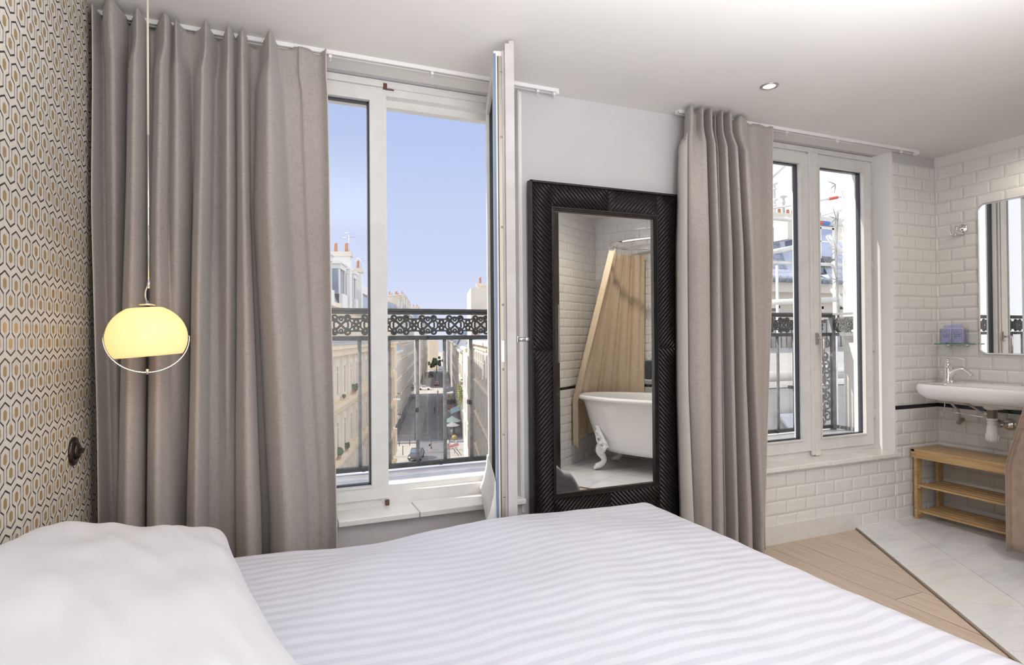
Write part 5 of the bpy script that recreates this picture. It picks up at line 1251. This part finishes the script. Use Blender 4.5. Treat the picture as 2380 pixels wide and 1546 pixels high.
# ------------------------------------------------------------------ people in the street
def person(label, loc, face, top, bottom, skin=(.55, .36, .27), hair=(.08, .05, .035), stride=.25, arms=((.12, -.05, .95), (-.05, .1, .95)), h=1.70, dress=False, bag=None):
    """own frame: facing +y, feet at z = 0"""
    t = thing('person', label, 'person', loc, face, None, world=False); k = h/1.70
    V, E, Rr = [], [], []
    def v(x, y, z, r): V.append((x*k, y*k, z*k)); Rr.append(r*k); return len(V)-1
    def e(a, b_): E.append((a, b_))
    pel = v(0, 0, .95, .135); wai = v(0, 0, 1.10, .115); che = v(0, .01, 1.30, .145); sho = v(0, 0, 1.42, .11); nk = v(0, .01, 1.50, .052); h1 = v(0, .025, 1.59, .085); h2 = v(0, .02, 1.66, .075)
    for a, b_ in ((pel, wai), (wai, che), (che, sho), (sho, nk), (nk, h1), (h1, h2)): e(a, b_)
    for s_, st in ((-1, stride), (1, -stride)):
        hp = v(s_*.085, 0, .88, .09); kn = v(s_*.09, st*.55+.03, .50, .062); an = v(s_*.09, st, .10, .040); to = v(s_*.095, st+.14, .035, .035)
        e(pel, hp); e(hp, kn); e(kn, an); e(an, to)
    for s_, (hx_, hy_, hz_) in ((-1, arms[0]), (1, arms[1])):
        sh = v(s_*.175, 0, 1.40, .058); el = v(s_*.23, (hy_)*.4-.03, 1.14, .042); ha = v(s_*.23+hx_*-s_*.5, hy_, hz_, .033); fi = v(s_*.23+hx_*-s_*.6, hy_+.03, hz_-.09, .028)
        e(sho, sh); e(sh, el); e(el, ha); e(ha, fi)
    me = bpy.data.meshes.new('body'); me.from_pydata(V, E, []); o = bpy.data.objects.new('body', me); COL.objects.link(o); o.parent = t
    sk = o.modifiers.new('skin', 'SKIN'); lay = me.skin_vertices[0].data if me.skin_vertices else None
    if lay is None:
        bm = bmesh.new(); bm.from_mesh(me); bm.verts.layers.skin.verify(); bm.to_mesh(me); bm.free(); lay = me.skin_vertices[0].data
    for i, r in enumerate(Rr): lay[i].radius = (r, r*.82); lay[i].use_root = (i == 0)
    subd(o, 1); dg = bpy.context.evaluated_depsgraph_get(); me2 = bpy.data.meshes.new_from_object(o.evaluated_get(dg)); o.modifiers.clear(); o.data = me2
    ms = [mat('skin', skin, .6), mat('cloth_top', top, .85), mat('cloth_bottom', bottom, .85), mat('shoe', (.06, .05, .05), .6)]
    me2.materials.clear()
    for m_ in ms: me2.materials.append(m_)
    for p in me2.polygons:
        c = p.center/k; p.use_smooth = True
        hip = .93; low = .60 if dress else .12
        if c.z > 1.49: mi = 0
        elif c.z > hip and not (abs(c.x) > .19 and c.z < 1.22): mi = 1
        elif c.z > hip: mi = 0
        elif abs(c.x) > .17 and c.z > .7: mi = 0
        elif c.z > low: mi = 2
        elif c.z > .09: mi = 0
        else: mi = 3
        p.material_index = mi
    b = MB(); b.ball(Vector((0, .0, 1.655*k)), .098*k, 8, sc=(.92, 1.02, .95)); b.build('hair', mat('hair', hair, .7), t, off=(0, 0, 0))
    b = MB()
    for s_ in (-1, 1): b.ball(Vector((s_*.03*k, .105*k, 1.625*k)), .009*k, 5)
    b.ball(Vector((0, .112*k, 1.60*k)), .014*k, 5); b.build('face_features', mat('eye', (.1, .07, .06), .5), t, off=(0, 0, 0))
    if dress:
        b = MB(); rows = [[(.16*f*k*math.cos(2*PI*i/20), .13*f*k*math.sin(2*PI*i/20), z*k) for i in range(20)] for z, f in ((1.0, .95), (.85, 1.15), (.62, 1.35))]; b.grid(rows, wrap=True); b.build('skirt', ms[2], t, off=(0, 0, 0))
    if bag:
        b = MB(); b.box(.16, .30, .05, .35, .95, 1.25, bev=.03); b.build('bag', mat('bag', bag, .7), t, off=(0, 0, 0))
    return t
FL = SR+PI/2      # walking to the left
person('woman in a dark sleeveless dress walking left across the near crossing with a bag', ST(89.2, -1.5), FL, (.10, .08, .09), (.13, .13, .16), dress=True, bag=(.10, .06, .05), stride=.33, skin=(.65, .42, .30), hair=(.20, .07, .04))
person('man in a white T-shirt and grey shorts walking beside the barrier at the near crossing', ST(91.0, 1.05), SR-PI*.7, (.82, .82, .80), (.25, .25, .28), dress=True, stride=.22)
person('person in a light blue top at the right edge of the near crossing', ST(90.5, 2.35), SR+PI, (.35, .52, .72), (.5, .35, .28))
person('person in a pink top at the lower left of the near crossing', ST(87.0, -6.6), SR+PI, (.72, .45, .42), (.60, .5, .42), dress=True, hair=(.35, .22, .12))
person('man in a white shirt and tan shorts standing under the parasols', ST(101.5, 1.75), SR+PI, (.75, .73, .74), (.42, .33, .25), dress=True)
person('person in a lilac top and dark trousers left of the man in the white shirt', ST(100.5, .75), SR+PI, (.58, .56, .72), (.15, .10, .12))
person('person in blue beside the parasols', ST(103, 2.2), SR, (.20, .26, .42), (.15, .17, .2))
person('person in a dark jacket and white shirt walking in the middle of the road', ST(133.7, -1.4), SR+PI, (.10, .10, .13), (.08, .08, .10))
person('person in a pink top walking beside the one in the dark jacket', ST(132.5, -.45), SR+PI, (.68, .42, .48), (.35, .3, .38), dress=True)
person('person in dark clothes standing under the flags', ST(150, 1.25), SR+PI, (.09, .10, .09), (.10, .10, .12))
person('second person in dark green clothes under the flags', ST(150.5, 2.6), SR+PI, (.14, .17, .12), (.12, .11, .12))
person('cyclist in a green shirt standing in the road before the far crossing', ST(176, -.9), SR+PI, (.20, .33, .18), (.10, .10, .12))
person('person in a red top on the far right pavement', ST(225, 1.9), SR+PI, (.55, .08, .09), (.12, .12, .15))
# street furniture
t = thing('parasol', 'white and pale green cafe parasol at the right street corner', 'parasol', ST(105, 1.95), SR, None, world=False)
b = MB(); b.cyl((0, 0, 0), (0, 0, 2.9), .04, 8); b.build('pole', M_wh, t, off=(0, 0, 0)); b = MB(); b.lathe([(1.6, 2.35), (1.6, 2.42), (.1, 3.3), (0, 3.35)], 8, smooth=False); b.build('canopy', mat('pale_green_canvas', (.55, .72, .68), .8), t, off=(0, 0, 0))
t = thing('parasol', 'plain white cafe parasol just in front of the pale green one', 'parasol', ST(102.4, 1.9), SR, None, world=False)
b = MB(); b.cyl((0, 0, 0), (0, 0, 2.3), .04, 8); b.build('pole', M_wh, t, off=(0, 0, 0)); b = MB(); b.lathe([(1.35, 2.0), (1.35, 2.06), (.1, 2.6), (0, 2.63)], 8, smooth=False); b.build('canopy', M_wh, t, off=(0, 0, 0))
def awning(lbl, a, b0, z, L, dpt, m):
    bb = MB(); s_ = 1 if b0 > 0 else -1; P = [ST(a, b0, z), ST(a+L, b0, z), ST(a+L, b0-s_*dpt, z-.6), ST(a, b0-s_*dpt, z-.6)]; P2 = [p+Vector((0, 0, -.22)) for p in (P[3], P[2])]
    bb.add(P, [(0, 1, 2, 3)]); bb.add([P[3], P[2], P2[1], P2[0]], [(0, 1, 2, 3)]); o = bb.build('awning', m); solid(o, .03); tag(o, lbl, 'awning')
awning('pale blue shop awning on the right side of the street', 112, 3.55, GZ+3.4, 8, 1.7, mat('pale_blue_canvas', (.42, .58, .68), .8))
awning('grey shop awning on the right before the far crossing', 152, 3.45, GZ+3.6, 12, 2.6, mat('grey_canvas', (.33, .33, .38), .8))
awning('white shop awning on the left before the far crossing', 166, -7.85, GZ+4.2, 9, 2.2, M_wh)
t = thing('road_sign', 'red round no-entry sign on a post at the right pavement', 'road sign', ST(122, 1.75), SR, None, world=False)
b = MB(); b.cyl((0, 0, 0), (0, 0, 2.9), .035, 8); b.build('post', M_ironl, t, off=(0, 0, 0)); b = MB(); b.cyl((0, -.04, 2.75), (0, -.07, 2.75), .36, 24); b.build('disc', mat('sign_red', (.62, .06, .06), .5), t, off=(0, 0, 0)); b = MB(); b.box(-.24, .24, -.085, -.07, 2.69, 2.81); b.build('white_bar', M_wh, t, off=(0, 0, 0)); b = MB(); b.box(-.2, .2, -.08, -.04, 1.8, 2.3); b.build('panel', M_wh, t, off=(0, 0, 0))
t = thing('road_sign', 'round yellowish sign seen from behind at the near right corner', 'road sign', ST(88.2, 1.95), SR, None, world=False)
b = MB(); b.cyl((0, 0, 0), (0, 0, 2.0), .04, 8); b.build('post', M_ironl, t, off=(0, 0, 0)); b = MB(); b.cyl((0, -.03, 2.35), (0, -.06, 2.35), .40, 24); b.build('disc', mat('sign_ochre', (.40, .33, .14), .5), t, off=(0, 0, 0))
t = thing('barrier', 'red and white street barrier at the near right corner', 'barrier', ST(86.5, 1.3), SR, None, world=False)
b = MB(); b.cyl((-.9, 0, 0), (-.9, 0, 1.8), .05, 8); b.cyl((-.9, 0, 1.0), (.5, 0, 1.0), .04, 8); b.cyl((.3, 0, 1.2), (1.2, 0, .0), .04, 8); b.cyl((.7, 0, 1.2), (1.6, 0, .0), .04, 8); b.build('bars', M_iron, t, off=(0, 0, 0)); b = MB(); b.box(0, 1.6, -.05, 0, 1.1, 1.5, M=Matrix.Rotation(-.25, 4, 'Y')); b.build('board', mat('faded_red', (.45, .22, .24), .6), t, off=(0, 0, 0))
b0_ = None
for a_, q in ((88, -7.4), (88.2, -5.6), (95.5, -6.6), (95.8, -5.0), (99.5, -4.3)):
    b = MB(); p = ST(a_, q); b.cyl(p, p+Vector((0, 0, 1.25)), .06, 8); b.ball(p+Vector((0, 0, 1.28)), .08, 6)
    tag(b.build('bollard', M_iron), {88: 'thin dark bollard at the lower left of the near crossing', 88.2: 'thin dark bollard right of the person in pink', 95.5: 'bollard before the corner house', 95.8: 'bollard at the kerb by the corner house', 99.5: 'bollard beside the left kerb of the street'}[a_], 'bollard', 'bollards at the near crossing')
def lantern(label, a, b_, z):
    t = thing('street_lantern', label, 'street lantern', ST(a, b_, z), SR, 'wall lanterns on the left house fronts', world=False)
    b = MB(); b.tube(crom([(-1.4, 0, -.2), (-.6, 0, .3), (0, 0, .75), (.25, 0, .4), (0, 0, .15)], 4), .04, 6); b.build('bracket', M_iron, t, off=(0, 0, 0))
    b = MB(); b.lathe([(.0, -.75), (.18, -.72), (.34, -.12)], 6, smooth=False); b.build('glass', mat('lantern_glass', (.42, .42, .44), .2), t, off=(0, 0, 0)); b = MB(); b.lathe([(.38, -.12), (.30, .02), (.10, .12), (0, .18)], 6, smooth=False); b.build('cap', M_iron, t, off=(0, 0, 0))
lantern('near wall lantern on the pale corner house', 97.5, -6.7, -11.2); lantern('second wall lantern, lower left of the near one', 92.5, -8.2, -12.4); lantern('small far wall lantern on the grey-beige house', 125, -5.9, -9.2)
b = MB()
for k, c in enumerate(((.75, .25, .12), (.80, .62, .15), (.2, .45, .55), (.3, .5, .25))): b.box(.0+k*.35, .33+k*.35, -.02, .02, -.6-.12*k, .1-.12*k, k)
tag(b.build('flags', [mat('flag_%d' % k, c, .8) for k, c in enumerate(((.75, .25, .12), (.80, .62, .15), (.2, .45, .55), (.3, .5, .25)))], off=(0, 0, 0), loc=ST(140, 1.7, GZ+3.6), rot=(0, 0, SR)), 'row of coloured flags hanging over the right pavement', 'flags')

# ------------------------------------------------------------------ roofs and scaffolding beyond the right window
M_cream = noisy('cream_wall', (.74, .69, .60), (.80, .75, .67), .6, .85)
H = thing('neighbour_house', 'house with blue slate mansard roof, gutter and dormer beyond the right window', 'building', (11, 9, -4), 0, None, world=True)
def slated(name, scale):
    m = mat(name, (.25, .29, .40), .5); tc_ = N(m, 'ShaderNodeTexCoord'); mp_ = N(m, 'ShaderNodeMapping'); mp_.inputs['Rotation'].default_value = (PI/2, 0, 0); LK(m, tc_.outputs['Object'], mp_.inputs[0])
    k_ = N(m, 'ShaderNodeTexBrick'); LK(m, mp_.outputs[0], k_.inputs[0]); k_.inputs['Scale'].default_value = 1; k_.inputs['Brick Width'].default_value = .22; k_.inputs['Row Height'].default_value = .11; k_.inputs['Mortar Size'].default_value = .006
    k_.inputs['Color1'].default_value = (.40, .44, .57, 1); k_.inputs['Color2'].default_value = (.48, .51, .63, 1); k_.inputs['Mortar'].default_value = (.22, .24, .32, 1); LK(m, k_.outputs['Color'], bsdf(m).inputs['Base Color']); return m
M_sl = slated('slates', 1)
HY = 9.0; HG = 2.34; H0, H1 = 8.7, 16
b = MB(); b.box(H0, H1, HY+.25, HY+5, -4, HG-.02); b.build('wall', M_cream, H)
b = MB(); b.box(H0, H1, HY-.05, HY+.3, HG-.30, HG-.10); b.box(H0, H1, HY+.1, HY+.3, HG-.45, HG-.30); b.build('cornice', M_cream, H)
b = MB(); rows = [[(x, HY-.20+.10*(1-math.cos(a)), HG-.01-.085*math.sin(a)) for a in [PI*i/8 for i in range(9)]] for x in (H0, H1)]; b.grid(rows)
for k in range(36): b.box(H0+.1+k*.20, H0+.113+k*.20, HY-.212, HY-.0, HG-.10, HG+.01)
o = b.build('gutter', M_zroof, H); solid(o, .01)
b = MB(); b.grid([[(x, HY, HG), (x, HY+.55, HG+.25), (x, HY+.9, HG+1.35), (x, HY+2.6, HG+1.9)] for x in (H0, 11.05)], smooth=False); b.build('steep_slate_roof', M_sl, H)
b = MB(); b.add([(11.05, HY, HG), (13.2, HY, HG), (12.2, HY+.75, HG+1.05), (11.62, HY+.75, HG+1.22), (11.05, HY+.7, HG+1.25)], [(0, 1, 2, 3, 4)]); b.add([(13.2, HY, HG), (H1, HY+3, HG), (12.2, HY+.75, HG+1.05)], [(0, 1, 2)]); b.build('hipped_slate_roof', M_sl, H)
b = MB(); dx0, dx1 = 10.42, 11.35
b.box(dx0, dx1, HY+.15, HY+1.2, HG+.15, HG+1.20); b.box(dx0-.1, dx1+.1, HY+.05, HY+1.3, HG+1.20, HG+1.28, 1); d_ = b.build('dormer', [M_zroof, M_zinc], H)
b = MB(); b.box(dx0+.12, dx1-.12, HY+.10, HY+.148, HG+.50, HG+1.08); b.build('pane', mat('sky_pane', (.36, .44, .62), .15), d_)
b = MB()
for a in ((dx0+.06, dx0+.12), (dx1-.12, dx1-.06), (dx0+.44, dx0+.49)): b.box(a[0], a[1], HY+.09, HY+.149, HG+.45, HG+1.12)
b.box(dx0+.06, dx1-.06, HY+.09, HY+.149, HG+1.08, HG+1.14); b.box(dx0+.06, dx1-.06, HY+.09, HY+.149, HG+.80, HG+.83); b.build('casing', M_wh, d_)
b = MB()
for k in range(8):
    xx = dx0+.14+k*.09; b.tube([(xx+.035*math.cos(2*PI*i/10), HY+.08, HG+.36+.055*math.sin(2*PI*i/10)) for i in range(11)], .007, 6)
b.box(dx0+.06, dx1-.06, HY+.07, HY+.09, HG+.43, HG+.45); b.box(dx0+.06, dx1-.06, HY+.07, HY+.09, HG+.27, HG+.29); b.build('dormer_guard', M_iron, d_)
def potset(xs, y, z, m, r=.04, h=.14):
    for x_ in xs:
        q = MB(); q.lathe([(r, 0), (r*.85, h), (r, h), (0, h+.01)], 12, M=Matrix.Translation((x_, y, z))); q.build('chimney_pot', m, H)
b = MB(); b.box(10.12, 10.33, HY+.25, HY+.62, HG+.85, HG+1.32); b.box(9.6, 14.2, HY+1.6, HY+2.0, HG+1.3, HG+1.76); b.build('chimney', M_cream, H)
potset((11.55, 11.83, 12.0, 12.25, 12.9), HY+1.8, HG+1.76, M_terra)
for x_, z_ in ((11.80, HG+2.20), (11.50, HG+2.10), (11.50, HG+2.50)):
    q = MB(); q.lathe([(.03, -.4), (.03, 0), (.075, .02), (.095, .05), (0, .08)], 14, M=Matrix.Translation((x_, HY+1.9, z_))); q.lathe([(.055, -.11), (.055, -.08)], 14, M=Matrix.Translation((x_, HY+1.9, z_))); q.build('roof_vent', M_zinc, H)
b = MB()
for k in range(4): b.box(9.2+k*1.25, 9.75+k*1.25, HY+.20, HY+.245, .75, 1.72)
b.build('window', M_dark, H); b = MB()
for k in range(4): b.box(9.14+k*1.25, 9.20+k*1.25, HY+.18, HY+.249, .7, 1.78); b.box(9.75+k*1.25, 9.81+k*1.25, HY+.18, HY+.249, .7, 1.78); b.box(9.14+k*1.25, 9.81+k*1.25, HY+.18, HY+.249, 1.72, 1.80)
b.build('window_frame', M_wh, H)
# low roofs and sheds in the courtyard
t = thing('courtyard_shed', 'grey timber and zinc roofs in the courtyard beyond the balcony bars', 'shed', (8, 7.4, -3), 0, None, world=True)
b = MB(); rd = random.Random(9)
b.box(6.4, 12, 7.7, 8.0, -3, 1.40)
for k in range(44): b.box(6.5+k*.12, 6.5+k*.12+.09, 7.62, 7.7, -.2, 1.40+rd.uniform(-.09, .09))
b.box(6.4, 12, 7.55, 8.05, 1.50, 1.57); b.build('fence', noisy('weathered_boards', (.30, .29, .29), (.48, .46, .45), 3, .9), t)
b = MB(); b.box(5.4, 12, 6.0, 7.6, -3, .45); b.add([(5.4, 6.0, .46), (12, 6.0, .46), (12, 7.6, .95), (5.4, 7.6, .95)], [(0, 1, 2, 3)]); b.cyl((5.4, 5.96, .62), (12, 5.96, .62), .07, 10, 0); b.build('lean_to', noisy('roof_grey', (.42, .42, .44), (.56, .56, .58), 1.2, .7), t)
b = MB(); b.add([(6.25, 5.9, .12), (6.9, 5.9, .12), (7.15, 5.9, -.75), (6.9, 5.9, -.62)], [(0, 1, 2, 3)]); solid(b.build('pale_panel', mat('pale_panel', (.62, .66, .76), .4), t), .04)
b = MB(); b.box(7.85, 9.4, 5.75, 6.0, -2.5, .42); b.box(7.8, 9.45, 5.70, 6.05, .42, .50); b.build('cabinet', M_stone2, t)
b = MB(); b.box(7.98, 8.10, 5.72, 5.75, -1.2, .36)
b.build('louvre_strip', M_wh, t); b = MB()
for k in range(20): b.box(8.01, 8.07, 5.712, 5.72, .29-k*.07, .325-k*.07)
b.build('louvre_slots', M_ironl, t)
# scaffolding tubes
M_galv = noisy('galvanised_tube', (.62, .62, .60), (.76, .76, .74), 8, .4, metal=.2); M_rust = mat('red_sticker', (.62, .10, .06), .6); M_blue = mat('blue_sticker', (.06, .20, .55), .6); M_yel = mat('yellow_sticker', (.75, .6, .12), .6)
sc = thing('scaffolding', 'galvanised scaffold tubes with coloured bands crossing in front of the slate roof', 'scaffolding', (6, 5.5, 0), 0, None, world=True)
tubes = [((5.35, 5.3, 2.635), (7.1, 5.3, 2.99), .012, 0), ((5.2, 5.3, 2.56), (7.1, 5.3, 2.56), .024, 0), ((5.3, 5.3, 2.11), (6.10, 5.3, 2.27), .030, 0), ((5.2, 5.3, 2.03), (7.1, 5.3, 2.055), .020, 0),
         ((5.2, 5.1, 1.54), (6.45, 5.1, 1.60), .032, 0), ((5.2, 5.5, 1.42), (7.1, 5.5, 1.42), .020, 0), ((6.58, 5.3, -.8), (6.58, 5.3, 2.05), .024, 0), ((5.94, 5.6, .6), (5.94, 5.6, 2.05), .018, 0), ((5.4, 5.3, 2.93), (6.0, 5.3, 3.40), .022, 0), ((5.9, 5.3, 2.52), (7.0, 5.3, 2.82), .008, 0)]
for p, q, r, _ in tubes:
    b = MB(); b.cyl(p, q, r, 12); b.build('tube', M_galv, sc)
for (p, q, r, f0, f1, m_) in ((tubes[0][0], tubes[0][1], .0185, .32, .42, M_rust), (tubes[0][0], tubes[0][1], .0185, .66, .74, M_rust), (tubes[1][0], tubes[1][1], .0255, .62, .68, M_blue), (tubes[1][0], tubes[1][1], .0252, .58, .62, M_rust), (tubes[2][0], tubes[2][1], .0315, .72, .90, M_rust), (tubes[4][0], tubes[4][1], .0295, .55, .68, M_yel)):
    P, Q = Vector(p), Vector(q); b = MB(); b.cyl(P.lerp(Q, f0), P.lerp(Q, f1), r, 12); b.build('band', m_, sc)
b = MB(); b.tube([(6.35, 5.2, 2.38), (6.42, 5.2, 2.30), (6.58, 5.2, 2.20)], .03, 8); b.tube([(6.30, 5.1, 1.72), (6.42, 5.1, 1.58), (6.60, 5.1, 1.46)], .035, 8); b.ball(Vector((6.58, 5.3, 2.05)), .045, 8); b.build('coupler', M_galv, sc)
for o in bpy.data.objects:
    for k_ in ('_o', '_s'):
        if k_ in o.keys(): del o[k_]
